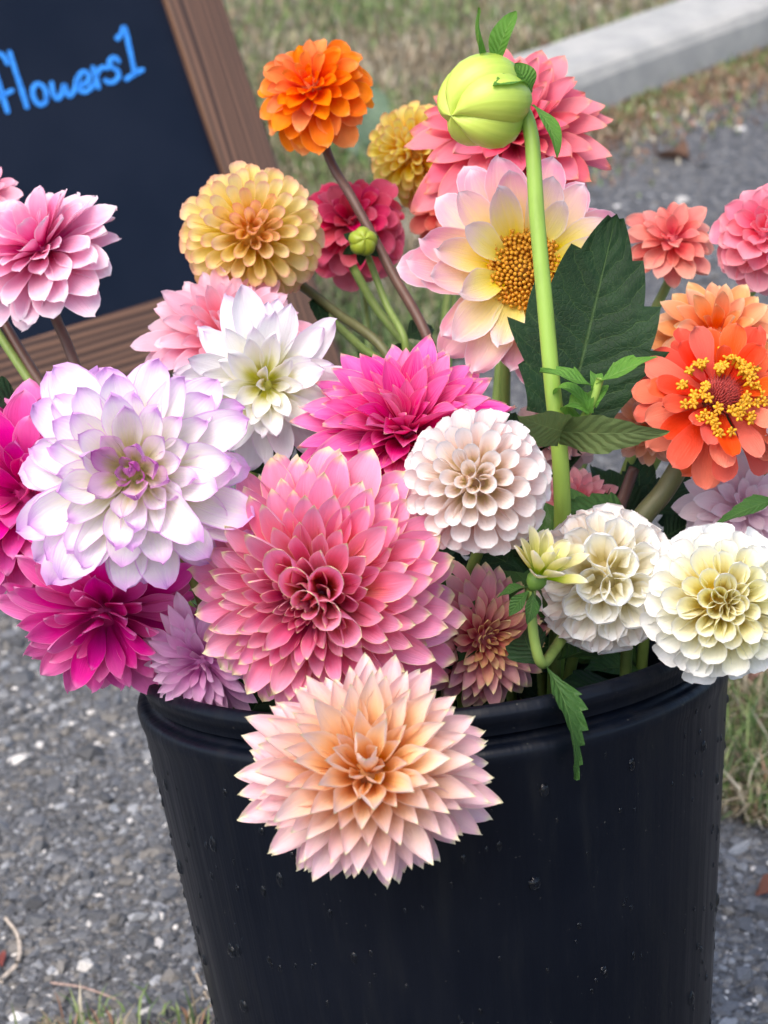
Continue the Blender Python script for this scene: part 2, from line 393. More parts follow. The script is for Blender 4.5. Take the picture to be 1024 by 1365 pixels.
grass('strip_grass', 'straw and green grass clump beside the bucket', samp_poly(in_right, bb_right), 5200, 0.05, lambda x, y: patchy(x, y, 22, 0.42, 0.35), lean=1.3, wid=0.0013)
def samp_front(rr):
    c = [(80, 1375), (170, 1372), (235, 1378), (275, 1368), (120, 1390)][rr.integers(5)]
    p = FRONT[rr.integers(len(FRONT))]; return p.x + rr.normal(0, 0.014), p.y + rr.normal(0, 0.012), 1.0
FRONT = [g(90, 1380), g(150, 1385), (g(215, 1375)), g(262, 1380), g(285, 1385), g(120, 1395), g(60, 1400), g(240, 1400)]
grass('crack_grass', 'sparse blades growing from a pavement crack before the bucket', samp_front, 190, 0.028, lambda x, y: 0.5, red=0.15, lean=0.9, wid=0.0010)

# ------------------------------------------------------------------ kerb
def kerb():
    t = NT('kerb concrete'); v = t.coord('Object'); n1 = t.noise(v, 14, 6, 0.6); n2 = t.noise(v, 260, 3)
    c = t.mix(t.remap(n1, 0.3, 0.7), (0.29, 0.295, 0.285, 1), (0.39, 0.385, 0.365, 1)); c = t.mix(t.remap(n2, 0.55, 0.7, 0, 0.6), c, (0.24, 0.24, 0.23, 1))
    t.set(t.b.inputs['Base Color'], c); t.b.inputs['Roughness'].default_value = 0.9; t.set(t.b.inputs['Normal'], t.bump(t.math('ADD', n1, n2), 0.5, 0.004))
    prof = [(0.0, -0.05), (0.004, 0.055), (0.012, 0.073), (0.030, 0.082), (0.17, 0.084), (0.182, 0.076), (0.186, -0.05)]
    root = obj('kerb', None); root.location = KA; tag(root, 'pale concrete kerb running diagonally along the grass verge', 'kerb')
    s0 = -0.16
    for k in range(4):
        L = 0.9; V, Fa = [], []; rows = 13
        for i in range(rows):
            s = s0 + 0.004 + (L - 0.008) * i / (rows - 1)
            for (o_, z) in prof:
                q = KA + kdir * s + knor * o_; V.append(Vector((q.x, q.y, gz(q.y) + z + random.uniform(-.0015, .0015))) - KA)
        np_ = len(prof)
        for i in range(rows - 1):
            for j in range(np_ - 1): Fa.append((i * np_ + j, i * np_ + j + 1, (i + 1) * np_ + j + 1, (i + 1) * np_ + j))
        Fa += [tuple(range(np_))[::-1], tuple((rows - 1) * np_ + j for j in range(np_))]
        obj('kerb_stone', mesh_from('kerb_stone', V, Fa, t.mat, smooth=False), root); s0 += L
kerb()

# ------------------------------------------------------------------ chalkboard
def wood_mat(axis):
    t = NT('stained cedar'); v = t.coord('Object'); sc = [42, 42, 42]; sc[axis] = 2.4
    d = t.noise(t.mapping(v, tuple(x * .3 for x in sc)), 1.0, 2)
    vv = t.node('ShaderNodeVectorMath', operation='ADD'); t.set(vv.inputs[0], t.mapping(v, tuple(sc))); cx = t.node('ShaderNodeCombineXYZ')
    for i in range(3): t.set(cx.inputs[i], t.math('MULTIPLY', d, 2.2))
    t.set(vv.inputs[1], cx.outputs[0])
    w = t.node('ShaderNodeTexWave', wave_type='BANDS', bands_direction='X' if axis != 0 else 'Y'); t.set(w.inputs[0], vv.outputs[0]); w.inputs['Scale'].default_value = 0.85; w.inputs['Distortion'].default_value = 2.5; w.inputs['Detail'].default_value = 2
    fine = t.noise(t.mapping(v, tuple(x * 9 if i != axis else x * 2 for i, x in enumerate(sc))), 1.0, 3)
    c = t.ramp(w.outputs[1], [(0.0, (0.028, 0.014, 0.010, 1)), (0.35, (0.085, 0.040, 0.024, 1)), (0.7, (0.145, 0.070, 0.042, 1)), (1.0, (0.20, 0.105, 0.062, 1))])
    c = t.mix(t.remap(fine, 0.4, 0.7, 0, 0.45), c, (0.07, 0.04, 0.03, 1))
    t.set(t.b.inputs['Base Color'], c); t.b.inputs['Roughness'].default_value = 0.6; t.set(t.b.inputs['Normal'], t.bump(t.math('ADD', w.outputs[1], fine), 0.3, 0.002)); return t.mat
def chalkboard():
    a, l = math.radians(33), math.radians(16)
    e = Vector((math.cos(a), math.sin(a), 0.20 * math.sin(a))).normalized()
    vup = Vector((-math.sin(a) * math.sin(l), math.cos(a) * math.sin(l), math.cos(l)))
    vup = (vup - e * vup.dot(e)).normalized(); n = e.cross(vup).normalized()
    if n.dot(CAM - at(200, 200, 2.0)) < 0: n = -n
    P0 = at(291, 222, 2.06)                                   # a point on the inner edge of the right stile
    def on(px, py, off=0.0):
        r = ray(px, py); k = (P0 - CAM).dot(n) / r.dot(n); p = CAM + r * k - P0; return p.dot(e), p.dot(vup)
    sB = on(253, 384)[1]; sB = (sB + on(0, 467)[1]) / 2      # top edge of the bottom rail
    sw = on(364, 217)[0]                                     # stile width
    rh = 0.082; x0 = -0.62; top = sB + 0.95
    M = Matrix((e, vup, n)).transposed().to_4x4()
    # root at the board's foot on the ground
    fx = P0 + e * sw + vup * sB; foot = Vector((P0.x, P0.y, 0)) + e * 0
    root = obj('chalkboard', None); M.translation = P0; root.matrix_basis = M
    tag(root, 'black chalkboard in a stained wood frame with blue handwriting', 'chalkboard')
    def box(name, xa, xb, ya, yb, za, zb, mat, bev=0.003):
        V = []
        for (x, y, z) in [(xa, ya, za), (xb, ya, za), (xb, yb, za), (xa, yb, za), (xa, ya, zb - bev), (xb, ya, zb - bev), (xb, yb, zb - bev), (xa, yb, zb - bev),
                          (xa + bev, ya + bev, zb), (xb - bev, ya + bev, zb), (xb - bev, yb - bev, zb), (xa + bev, yb - bev, zb)]: V.append((x, y, z))
        Fa = [(3, 2, 1, 0)] + [(i, (i + 1) % 4, 4 + (i + 1) % 4, 4 + i) for i in range(4)] + [(4 + i, 4 + (i + 1) % 4, 8 + (i + 1) % 4, 8 + i) for i in range(4)] + [(8, 9, 10, 11)]
        return obj(name, mesh_from(name, V, Fa, mat, smooth=False), root)
    W0, W1 = wood_mat(1), wood_mat(0)
    # legs run down to the sloping ground
    def gdist(x):
        lo = -1.5
        s = sB - rh
        while s > lo:
            p = P0 + e * x + vup * s
            if p.z <= gz(p.y) + 0.002: break
            s -= 0.004
        return s
    box('stile', 0.0, sw, gdist(sw / 2), top, -0.020, 0.012, W0)
    box('stile', x0 - sw, x0, gdist(x0 - sw / 2), top, -0.020, 0.012, W0)
    box('bottom_rail', x0 + 0.001, -0.001, sB - rh, sB, -0.020, 0.010, W1)
    box('top_rail', x0 + 0.001, -0.001, top - rh, top - 0.002, -0.020, 0.010, W1)
    t = NT('chalkboard slate'); v = t.coord('Object'); n1 = t.noise(v, 7, 5); n2 = t.noise(t.mapping(v, (1, 3, 1)), 26, 4)
    c = t.mix(t.remap(n1, 0.3, 0.7), (0.0035, 0.0075, 0.0190, 1), (0.0060, 0.0110, 0.0250, 1)); c = t.mix(t.remap(n2, 0.66, 0.78, 0, 0.6), c, (0.005, 0.006, 0.010, 1))
    t.set(t.b.inputs['Base Color'], c); t.set(t.b.inputs['Roughness'], t.remap(n1, 0.3, 0.7, 0.45, 0.6)); t.b.inputs['Specular IOR Level'].default_value = 0.16
    panel = box('panel', x0 - 0.006, 0.006, sB - 0.006, top - rh + 0.006, -0.012, 0.0, t.mat, 0.0005)
    # handwriting: chalk-marker strokes lying on the panel
    ink = NT('blue chalk ink'); nz = ink.noise(ink.coord('Object'), 300, 3)
    ink.set(ink.b.inputs['Base Color'], ink.mix(ink.remap(nz, 0.35, 0.65), (0.015, 0.21, 0.72, 1), (0.035, 0.30, 0.90, 1))); ink.b.inputs['Roughness'].default_value = 0.75
    def circ(cx, cy, rx, ry, a0=0, a1=360, n=16, rot=0):
        o = []
        for i in range(n + 1):
            q = math.radians(a0 + (a1 - a0) * i / n); x, y = rx * math.cos(q), ry * math.sin(q); c_, s_ = math.cos(rot), math.sin(rot)
            o.append((cx + x * c_ - y * s_, cy + x * s_ + y * c_))
        return o
    letters = {'letter_f': [[(10, 85), (6, 77), (0, 72), (-7, 75), (-9, 86), (-4, 104), (3, 126), (10, 149)], [(-15, 134), (0, 129), (16, 121)]],
               'letter_l': [[(13, 70), (20, 93), (29, 120), (36, 143)]],
               'letter_o': [circ(53, 126, 9, 14, 20, 400, 18, -0.25)],
               'letter_w': [[(69, 111), (71, 124), (76, 132), (82, 126), (86, 113), (88, 122), (93, 128), (99, 121), (103, 104)]],
               'letter_e': [[(104, 115), (113, 112), (119, 105), (116, 97), (109, 97), (104, 106), (105, 118), (112, 123), (120, 119), (125, 112)]],
               'letter_r': [[(124, 90), (128, 104), (131, 117)], [(128, 103), (131, 95), (137, 90), (143, 91)]],
               'letter_s': [[(158, 82), (154, 77), (148, 79), (146, 86), (151, 91), (157, 95), (158, 103), (152, 109), (145, 110), (140, 107)]],
               'numeral_one': [[(156, 52), (162, 45), (166, 36), (171, 57), (176, 80), (180, 99)], [(168, 106), (179, 99), (190, 93)]]}
    hw = 0.0028
    for k, strokes in letters.items():
        V, Fa = [], []
        for st in strokes:
            P = [Vector(on(*p)) for p in st]; Q = []
            for i in range(len(P) - 1):                      # smooth the hand strokes
                p0, p1, p2, p3 = P[max(i - 1, 0)], P[i], P[i + 1], P[min(i + 2, len(P) - 1)]
                for j in range(4):
                    tt = j / 4; Q.append(0.5 * ((2 * p1) + (p2 - p0) * tt + (2 * p0 - 5 * p1 + 4 * p2 - p3) * tt ** 2 + (3 * p1 - p0 - 3 * p2 + p3) * tt ** 3))
            Q.append(P[-1]); nQ = len(Q); b = len(V)
            T0 = (Q[1] - Q[0]).normalized(); T1 = (Q[-1] - Q[-2]).normalized()
            Q = [Q[0] - T0 * hw * .8] + Q + [Q[-1] + T1 * hw * .8]; nQ += 2
            for i in range(nQ):
                T = (Q[min(i + 1, nQ - 1)] - Q[max(i - 1, 0)]).normalized(); N_ = Vector((-T.y, T.x)); w = hw * random.uniform(.88, 1.12) * (0.45 if i in (0, nQ - 1) else 1)
                for (o_, z) in ((-w, 0.0003), (-w * .8, 0.0011), (w * .8, 0.0011), (w, 0.0003)): q = Q[i] + N_ * o_; V.append((q.x, q.y, z))
            for i in range(nQ - 1):
                for j in range(3): Fa.append((b + i * 4 + j, b + i * 4 + j + 1, b + (i + 1) * 4 + j + 1, b + (i + 1) * 4 + j))
        o = obj(k, mesh_from(k, V, Fa, ink.mat, smooth=False), panel)
chalkboard()

# ------------------------------------------------------------------ bucket
RT, RB = 0.1540, 0.1170
def brad(z): return RB + (RT - RB) * (z / HB)
def bucket():
    t = NT('black plastic'); v = t.coord('Object'); sx = t.node('ShaderNodeSeparateXYZ'); t.set(sx.inputs[0], v)
    ang = t.math('ARCTAN2', sx.outputs[1], sx.outputs[0]); cv = t.node('ShaderNodeCombineXYZ'); t.set(cv.inputs[0], t.math('MULTIPLY', ang, 14.0)); t.set(cv.inputs[1], t.math('MULTIPLY', sx.outputs[2], 1.6))
    rib = t.noise(cv.outputs[0], 1.0, 3, 0.5); n1 = t.noise(v, 9, 5, 0.6); n2 = t.noise(t.mapping(v, (1, 1, 0.12)), 90, 4); dust = t.noise(v, 420, 2)
    c = t.mix(t.remap(n1, 0.35, 0.7), (0.0014, 0.0028, 0.0070, 1), (0.0030, 0.0046, 0.0095, 1))
    c = t.mix(t.math('MULTIPLY', t.remap(n2, 0.5, 0.75), 0.35), c, (0.011, 0.012, 0.0135, 1)); c = t.mix(t.remap(dust, 0.73, 0.78, 0, 0.5), c, (0.10, 0.10, 0.09, 1))
    t.set(t.b.inputs['Base Color'], c); t.set(t.b.inputs['Roughness'], t.remap(t.math('ADD', n2, t.math('MULTIPLY', n1, .5)), 0.5, 1.0, 0.30, 0.46)); t.b.inputs['Specular IOR Level'].default_value = 0.22
    nb = t.bump(rib, 0.25, 0.004); nb = t.bump(n2, 0.04, 0.001, nb); t.set(t.b.inputs['Normal'], nb)
    mat = t.mat
    root = obj('flower_bucket', None, None, BT.copy()); tag(root, 'black plastic bucket holding the cut flowers on the asphalt', 'bucket')
    def lathe(name, prof, seg=128, par=root):
        V, Fa = [], []; n = len(prof)
        for i in range(seg):
            q = 2 * math.pi * i / seg
            for (r, z) in prof: V.append((r * math.cos(q), r * math.sin(q), z))
        for i in range(seg):
            for j in range(n - 1): a, b = i * n + j, ((i + 1) % seg) * n + j; Fa.append((a, b, b + 1, a + 1))
        return obj(name, mesh_from(name, V, Fa, mat), par)
    sh = HB - 0.021
    body = [(0.0008, 0.004), (RB - 0.006, 0.004), (RB - 0.001, 0.006), (RB, 0.012)] + [(brad(z), z) for z in np.linspace(0.02, sh - 0.012, 14)] + \
           [(brad(sh) + 0.0006, sh - 0.006), (brad(sh) + 0.0012, sh - 0.002), (brad(sh) + 0.0004, sh + 0.0008), (brad(sh) - 0.003, sh + 0.002), (brad(sh) - 0.0062, sh + 0.0024),
            (brad(sh) - 0.0066, sh + 0.006)]
    inner = [(brad(z) - 0.0095, z) for z in np.linspace(sh + 0.006, 0.03, 8)] + [(RB - 0.012, 0.010), (0.001, 0.010)]
    lathe('body', body + inner)
    r0 = brad(HB) - 0.003
    lathe('rim', [(r0 - 0.0035, sh + 0.0065), (r0 - 0.0030, sh + 0.010), (r0 - 0.0008, sh + 0.0125), (r0 + 0.0006, sh + 0.016), (r0 + 0.0004, HB - 0.004), (r0 - 0.0012, HB - 0.001), (r0 - 0.0035, HB),
                  (r0 - 0.0058, HB - 0.0012), (r0 - 0.0068, HB - 0.004), (r0 - 0.0070, sh + 0.0065), (r0 - 0.0035, sh + 0.0065)])
    # beads of water clinging to the outside
    w = NT('water'); w.b.inputs['Base Color'].default_value = (0.85, 0.9, 0.95, 1); w.b.inputs['Roughness'].default_value = 0.03; w.b.inputs['Transmission Weight'].default_value = 1.0; w.b.inputs['IOR'].default_value = 1.33
    V, Fa = [], []
    for _ in range(380):
        q = random.uniform(-math.pi * 1.08, 0.08 * math.pi); z = HB * (1 - random.random() ** 1.25) * 0.93 + 0.005
        if z > sh - 0.006: continue
        r = min(0.0034, 0.0009 * math.exp(abs(random.gauss(0, 0.55)))); el = random.uniform(1.0, 1.9)
        er = Vector((math.cos(q), math.sin(q), 0)); et = Vector((-math.sin(q), math.cos(q), 0)); c0 = er * (brad(z) - 0.0002) + Vector((0, 0, z)); b = len(V)
        for k, (ra, hh) in enumerate([(1.0, 0.0), (0.85, 0.28), (0.5, 0.5)]):
            for i in range(8):
                a = 2 * math.pi * i / 8; V.append(c0 + et * (math.cos(a) * r * ra) + Vector((0, 0, 1)) * (math.sin(a) * r * ra * el) + er * (hh * r))
        V.append(c0 + er * 0.58 * r)
        for k in range(2):
            for i in range(8): Fa.append((b + k * 8 + i, b + k * 8 + (i + 1) % 8, b + (k + 1) * 8 + (i + 1) % 8, b + (k + 1) * 8 + i))
        for i in range(8): Fa.append((b + 16 + i, b + 16 + (i + 1) % 8, b + 24))
    d = obj('water_beads', mesh_from('water_beads', V, Fa, w.mat), root); d['kind'] = 'stuff'
bucket()

# ------------------------------------------------------------------ plant parts
def width_fn(s, sm, p1, p2, w0):
    if s < sm:
        q = s / sm; q = q * q * (3 - 2 * q); return w0 + (1 - w0) * q
    q = (s - sm) / (1 - sm); return max(0.0, 1 - q ** p1) ** p2
def petal_mesh(name, mat, L, W, sm=0.6, p1=2.0, p2=0.5, w0=0.3, cb=2.0, ct=0.8, bend=0.2, inc=0.0, ruf=0.0, side=0.0, ns=9, nu=6, notch=0.0, pinch=0.0, tube=None, rs=None):
    rs = rs or random
    S = [1 - math.cos(math.pi / 2 * (i / ns) ** 0.92) if False else (i / ns) for i in range(ns + 1)]
    if tube: ns, nu = 10, 8; S = [i / ns for i in range(ns + 1)]
    kk = 0.85 if tube else 0.6
    S = [(1 - kk) * s + kk * math.sin(s * math.pi / 2) for s in S]
    V, UV, Fa = [], [], []
    y = z = 0.0; ps = 0.0; ph1, ph2 = rs.uniform(0, 6.28), rs.uniform(0, 6.28)
    jl, jr, jk = rs.uniform(0, 6.28), rs.uniform(0, 6.28), (0.02 if tube else 0.055); lob = rs.uniform(-0.06, 0.06)
    for i, s in enumerate(S):
        def ang(q): return -bend * q ** 1.6 + inc * math.sin(q * math.pi) * 0.0 + inc * q
        a = ang((s + ps) / 2); y += (s - ps) * L * math.cos(a); z += (s - ps) * L * math.sin(a); ps = s
        a = ang(s); w = W * width_fn(s, sm, p1, p2, w0); w = max(w, W * 0.012)
        c = cb + (ct - cb) * (s ** 0.8) + 0.001; c *= (1 + pinch * max(0, s - 0.7) / 0.3); rad = w / c
        if tube:
            rad = L * (tube[0] + (tube[1] - tube[0]) * s ** 0.75); c = cb * width_fn(s, sm, p1, p2, 0.8) + 0.01
        for j in range(nu + 1):
            u = -1 + 2 * j / nu; ph = u * c / 2
            x = rad * math.sin(ph); h = rad * (0.25 - math.cos(ph)) if tube else rad * (1 - math.cos(ph))
            h += ruf * W * math.sin(s * 5.5 + ph1 + (1.6 if u > 0 else 0)) * u * u * s + ruf * 0.5 * W * math.sin(u * 4.2 + ph2) * s
            if not tube:
                x *= 1 + (jk * math.sin(s * 7 + jl) + 0.6 * jk * math.sin(s * 17 + jr) if u < 0 else jk * math.sin(s * 8 + jr) + 0.6 * jk * math.sin(s * 15 + jl)) * u * u
                h += jk * 0.6 * W * math.sin(s * 11 + jl * u) * u * u * s
            dl = lob * L * u * max(0, s - 0.6) * 0.8 - notch * L * (1 - abs(u)) * 0.5 * max(0, s - 0.85) / 0.15
            V.append((x + side * L * s * s, y - h * math.sin(a) + dl * math.cos(a), z + h * math.cos(a) + dl * math.sin(a))); UV.append((j / nu, s))
    n = nu + 1
    for i in range(ns):
        for j in range(nu): Fa.append((i * n + j, i * n + j + 1, (i + 1) * n + j + 1, (i + 1) * n + j))
    return mesh_from(name, V, Fa, mat, UV)

def leaf_mesh(name, mat, L, W, teeth=6, tooth=0.14, bend=0.5, fold=0.35, side=0.0, curl=0.0, ns=None, nu=8, sm=0.36, p1=1.7, p2=1.0, w0=0.12, twist=0.0, wave=0.06, t0=0.08):
    ns = ns or teeth * 4 + 4
    V, UV, Fa = [], [], []; y = z = 0.0; ps = 0.0; h1 = random.uniform(0, 6)
    for i in range(ns + 1):
        s = i / ns; a = -bend * (s + ps) / 2; y += (s - ps) * L * math.cos(a); z += (s - ps) * L * math.sin(a); ps = s; a = -bend * s
        w = W / 2 * width_fn(s, sm, p1, p2, w0)
        sw = 1.0
        if teeth and t0 < s < 0.97: sw = 1.0 + tooth * (((s * teeth) % 1.0) - 0.6)
        tw = twist * s
        for j in range(nu + 1):
            u = -1 + 2 * j / nu; x = w * u * (sw if abs(u) > 0.7 else 1.0); h = abs(x) * fold + wave * W * math.sin(s * 9 + h1 + u * 2) * u * u + curl * w * u * u
            yy = (teeth and abs(u) > 0.99 and t0 < s < 0.97) and L / max(teeth, 1) * 0.25 * tooth * 3 * (((s * teeth) % 1.0)) or 0.0
            ct, st = math.cos(tw), math.sin(tw); x2, h2 = x * ct - h * st, x * st + h * ct
            V.append((x2 + side * L * s * s, y - h2 * math.sin(a) + yy, z + h2 * math.cos(a))); UV.append((j / nu, s))
    n = nu + 1
    for i in range(ns):
        for j in range(nu): Fa.append((i * n + j, i * n + j + 1, (i + 1) * n + j + 1, (i + 1) * n + j))
    return mesh_from(name, V, Fa, mat, UV)

def spline(P, n):
    T = []
    for i in range(len(P)):
        a, b = P[max(i - 1, 0)], P[min(i + 1, len(P) - 1)]; l0, l1 = (P[i] - a).length, (b - P[i]).length
        if i in (0, len(P) - 1): T.append((b - a) * 0.9)
        else: T.append(((P[i] - a) / max(l0, 1e-6) + (b - P[i]) / max(l1, 1e-6)).normalized() * min(l0, l1))
    out = []
    for i in range(len(P) - 1):
        for j in range(n):
            t = j / n; t2, t3 = t * t, t ** 3
            out.append(P[i] * (2 * t3 - 3 * t2 + 1) + T[i] * (t3 - 2 * t2 + t) + P[i + 1] * (3 * t2 - 2 * t3) + T[i + 1] * (t3 - t2))
    out.append(P[-1]); return out
def tube_mesh(name, mat, P, r0, r1, seg=9, n=6, ridge=0.0, nodes=()):
    Q = spline(P, n); V, Fa = [], []; m_ = len(Q)
    up = Vector((0.3, 1, 0.1)).normalized()
    for i, q in enumerate(Q):
        T = (Q[min(i + 1, m_ - 1)] - Q[max(i - 1, 0)]).normalized(); X = T.cross(up).normalized(); Y = T.cross(X)
        r = r0 + (r1 - r0) * i / (m_ - 1)
        for k in nodes:
            r *= 1 + 0.35 * math.exp(-((i / (m_ - 1) - k) / 0.02) ** 2)
        for j in range(seg):
            a = 2 * math.pi * j / seg; rr = r * (1 + ridge * math.cos(3 * a)); V.append(q + X * (math.cos(a) * rr) + Y * (math.sin(a) * rr))
    for i in range(m_ - 1):
        for j in range(seg): Fa.append((i * seg + j, i * seg + (j + 1) % seg, (i + 1) * seg + (j + 1) % seg, (i + 1) * seg + j))
    Fa += [tuple(range(seg)), tuple((m_ - 1) * seg + j for j in range(seg))[::-1]]
    return mesh_from(name, V, Fa, mat)

def frame(d, n):
    d = d.normalized(); n = (n - d * n.dot(d)).normalized(); x = d.cross(n)
    return Matrix((x, d, n)).transposed().to_4x4()
def cam_vec(v): return (R * v[0] + U * v[1] - F * v[2]).normalized()

def foot_for(P, k=0.62):
    h = Vector((P.x, P.y)); l = h.length
    rr = min(l * k, 0.085); d = h / max(l, 1e-6)
    z = 0.0125; v = BT @ Vector((d.x * rr, d.y * rr, z)); return v
def rim_via(P, lim=0.118, up=0.02, k=0.85):
    h = Vector((P.x, P.y)); l = h.length; rr = min(l * k, lim); d = h / max(l, 1e-6)
    return BT @ Vector((d.x * rr, d.y * rr, HB + up))

def place(me, name, parent, M, age=1.0):
    o = obj(name, me, parent, M); o.color = (age, random.random(), random.random(), 1.0); return o

CORE = simple_mat('receptacle', (0.20, 0.26, 0.08), 0.7, 0.2, 400)
GREEN_CALYX = leaf_mat('calyx green', (0.05, 0.13, 0.025, 1), (0.09, 0.20, 0.04, 1), (0.16, 0.28, 0.08, 1))

def core_of(m_):
    if 'core_mat' not in m_: c_ = simple_mat('core of ' + m_.name, tuple(m_['core']), 0.7, 0.2, 300); m_['core_mat'] = c_.name
    return bpy.data.materials[m_['core_mat']]
FLOWERS = {}; STEMPTS = {}
def flower(key, label, px, py, rpx, d, axis, mat, N=100, th=(6, 105), kth=0.55, uniform=False, rb=0.20, L=(0.30, 0.80), kL=0.8, wr=(0.5, 0.42), sm=0.6, tip=(2.0, 0.6), w0=0.3,
           cb=(3.5, 1.6), ct=(1.6, 0.6), bend=(-0.2, 0.35), ruf=0.03, jit=4.0, lev=7, var=5, core=None, vias=None, stem=STEM_GREEN, sr=(0.0027, 0.0030), name='dahlia', cat='dahlia', disc=None,
           sepals=True, notch=0.0, pinch=0.0, skip=None, tube=None, ljit=0.08, spin=None, lscale=None, via_up=0.02, tj=0.0, sidej=0.05, group=None, back=0.03):
    Rw = rpx * d / FPX; P = at(px, py, d); A = cam_vec(axis)
    rs = random.Random(sum(ord(c_) for c_ in key) * 13 + 5)
    last = at(*vias[-1]) if vias else P
    foot = foot_for(last)
    root = obj(name, None); root.location = foot; tag(root, label, cat, group)
    ref = Vector((0, 0, 1)) if abs(A.z) < 0.9 else Vector((0, 1, 0))
    X = ref.cross(A).normalized(); Y = A.cross(X)
    M = Matrix((X, Y, A)).transposed().to_4x4(); M.translation = P - foot
    # receptacle: a rounded knob with a short calyx cup behind
    prof = [(0.001, rb * 0.92), (rb * 0.45, rb * 0.8), (rb * 0.8, rb * 0.45), (rb * 0.95, 0), (rb * 0.85, -rb * 0.5), (rb * 0.5, -rb * 0.95), (0.06, -rb * 1.25), (0.001, -rb * 1.3)]
    V, Fa = [], []; seg = 14; n = len(prof)
    for i in range(seg):
        q = 2 * math.pi * i / seg
        for (r, z) in prof: V.append((r * Rw * math.cos(q), r * Rw * math.sin(q), z * Rw))
    for i in range(seg):
        for j in range(n - 1): a, b = i * n + j, ((i + 1) % seg) * n + j; Fa.append((a, a + 1, b + 1, b))
    head = obj('flower_head', mesh_from('flower_head', V, Fa, core or core_of(mat)), root, M)
    th0, th1 = math.radians(th[0]), math.radians(th[1])
    meshes = []
    def lerp(p, t): return p[0] + (p[1] - p[0]) * t
    for k in range(lev):
        t = k / (lev - 1); row = []
        for v_ in range(var):
            Lk = Rw * lerp(L, t ** kL)
            row.append(petal_mesh('petal', mat, Lk, Lk * lerp(wr, t), sm, tip[0], tip[1], w0, lerp(cb, t), lerp(ct, t), lerp(bend, t) + rs.uniform(-.10, .10), 0.0, ruf * rs.uniform(.4, 1.6), rs.uniform(-sidej, sidej),
                                  notch=notch * rs.uniform(0, 1.5), pinch=pinch, tube=tube and (tube[0], lerp(tube[1:], t) * rs.uniform(.92, 1.08)), rs=rs))
        meshes.append(row)
    ph0 = rs.uniform(0, 6.28) if spin is None else spin
    for i in range(N):
        t = (i + 0.5) / N
        if uniform: theta = math.acos(max(-1, math.cos(th0) + (math.cos(th1) - math.cos(th0)) * t ** kth))
        else: theta = th0 + (th1 - th0) * t ** kth
        az = ph0 + i * 2.399963 + rs.gauss(0, math.radians(jit)) * (0.4 + t)
        theta += math.radians(rs.gauss(0, jit * 0.7)) + math.radians(tj) * rs.uniform(-1, 1)
        dl = Vector((math.sin(theta) * math.cos(az), math.sin(theta) * math.sin(az), math.cos(theta)))
        nl = Vector((-math.cos(theta) * math.cos(az), -math.cos(theta) * math.sin(az), math.sin(theta)))
        if skip and skip(t, az, theta): continue
        tb = min(theta, math.radians(150)) * 0.9
        base = Vector((math.sin(tb) * math.cos(az), math.sin(tb) * math.sin(az), math.cos(tb))) * (rb * 0.86 * Rw)
        Mx = frame(dl, nl) @ Matrix.Rotation(math.radians(rs.gauss(0, jit * 1.2)), 4, 'Y')
        sc = 1 + rs.gauss(0, ljit)
        if lscale: sc *= lscale(t, az, theta)
        Mx = Matrix.Translation(base) @ Mx @ Matrix.Diagonal((sc * rs.uniform(.94, 1.06), sc, sc, 1))
        k = min(lev - 1, int(round(t ** 1.0 * (lev - 1))))
        o = place(meshes[k][rs.randrange(var)], 'petal', head, Mx, t)
    if sepals:
        sm_ = leaf_mesh('sepal', GREEN_CALYX, Rw * 0.42, Rw * 0.24, 0, 0, 0.5, 0.2, nu=4, ns=6)
        for k in range(5):
            az = k * 1.2566 + 0.4; theta = math.radians(118)
            dl = Vector((math.sin(theta) * math.cos(az), math.sin(theta) * math.sin(az), math.cos(theta))); nl = Vector((-math.cos(theta) * math.cos(az), -math.cos(theta) * math.sin(az), math.sin(theta)))
            obj('sepal', sm_, head, Matrix.Translation(Vector((0, 0, -rb * 0.9 * Rw)) + dl * rb * 0.3 * Rw) @ frame(dl, nl))
    if disc: disc(head, Rw, rs)
    # stem from the calyx down into the bucket
    b0 = P - A * (rb * 1.2 * Rw); b1 = P - A * (rb * 1.2 * Rw + back)
    if vias: mids = [at(*v_) for v_ in vias]; pts = [b0] + mids
    else: pts = [b0, b1]
    pts += [rim_via(last, up=via_up if not vias else -0.05, k=0.85 if not vias else 0.95), foot]
    pts = [p - foot for p in pts]
    obj('stem', tube_mesh('stem', stem, pts, sr[0], sr[1], 9, 8), root)
    FLOWERS[key] = (root, head, P, A, Rw, foot); STEMPTS[key] = [p + foot for p in spline(pts, 8)]
    return root

def add_leaf(root, p, tipdir, normal, L, W, mat, **k):
    foot = root.location
    M = frame(tipdir, normal); M.translation = p - foot
    return obj('leaf', leaf_mesh('leaf', mat, L, W, **k), root, M)

#FLOWERS_BEGIN
W = lambda *a: a
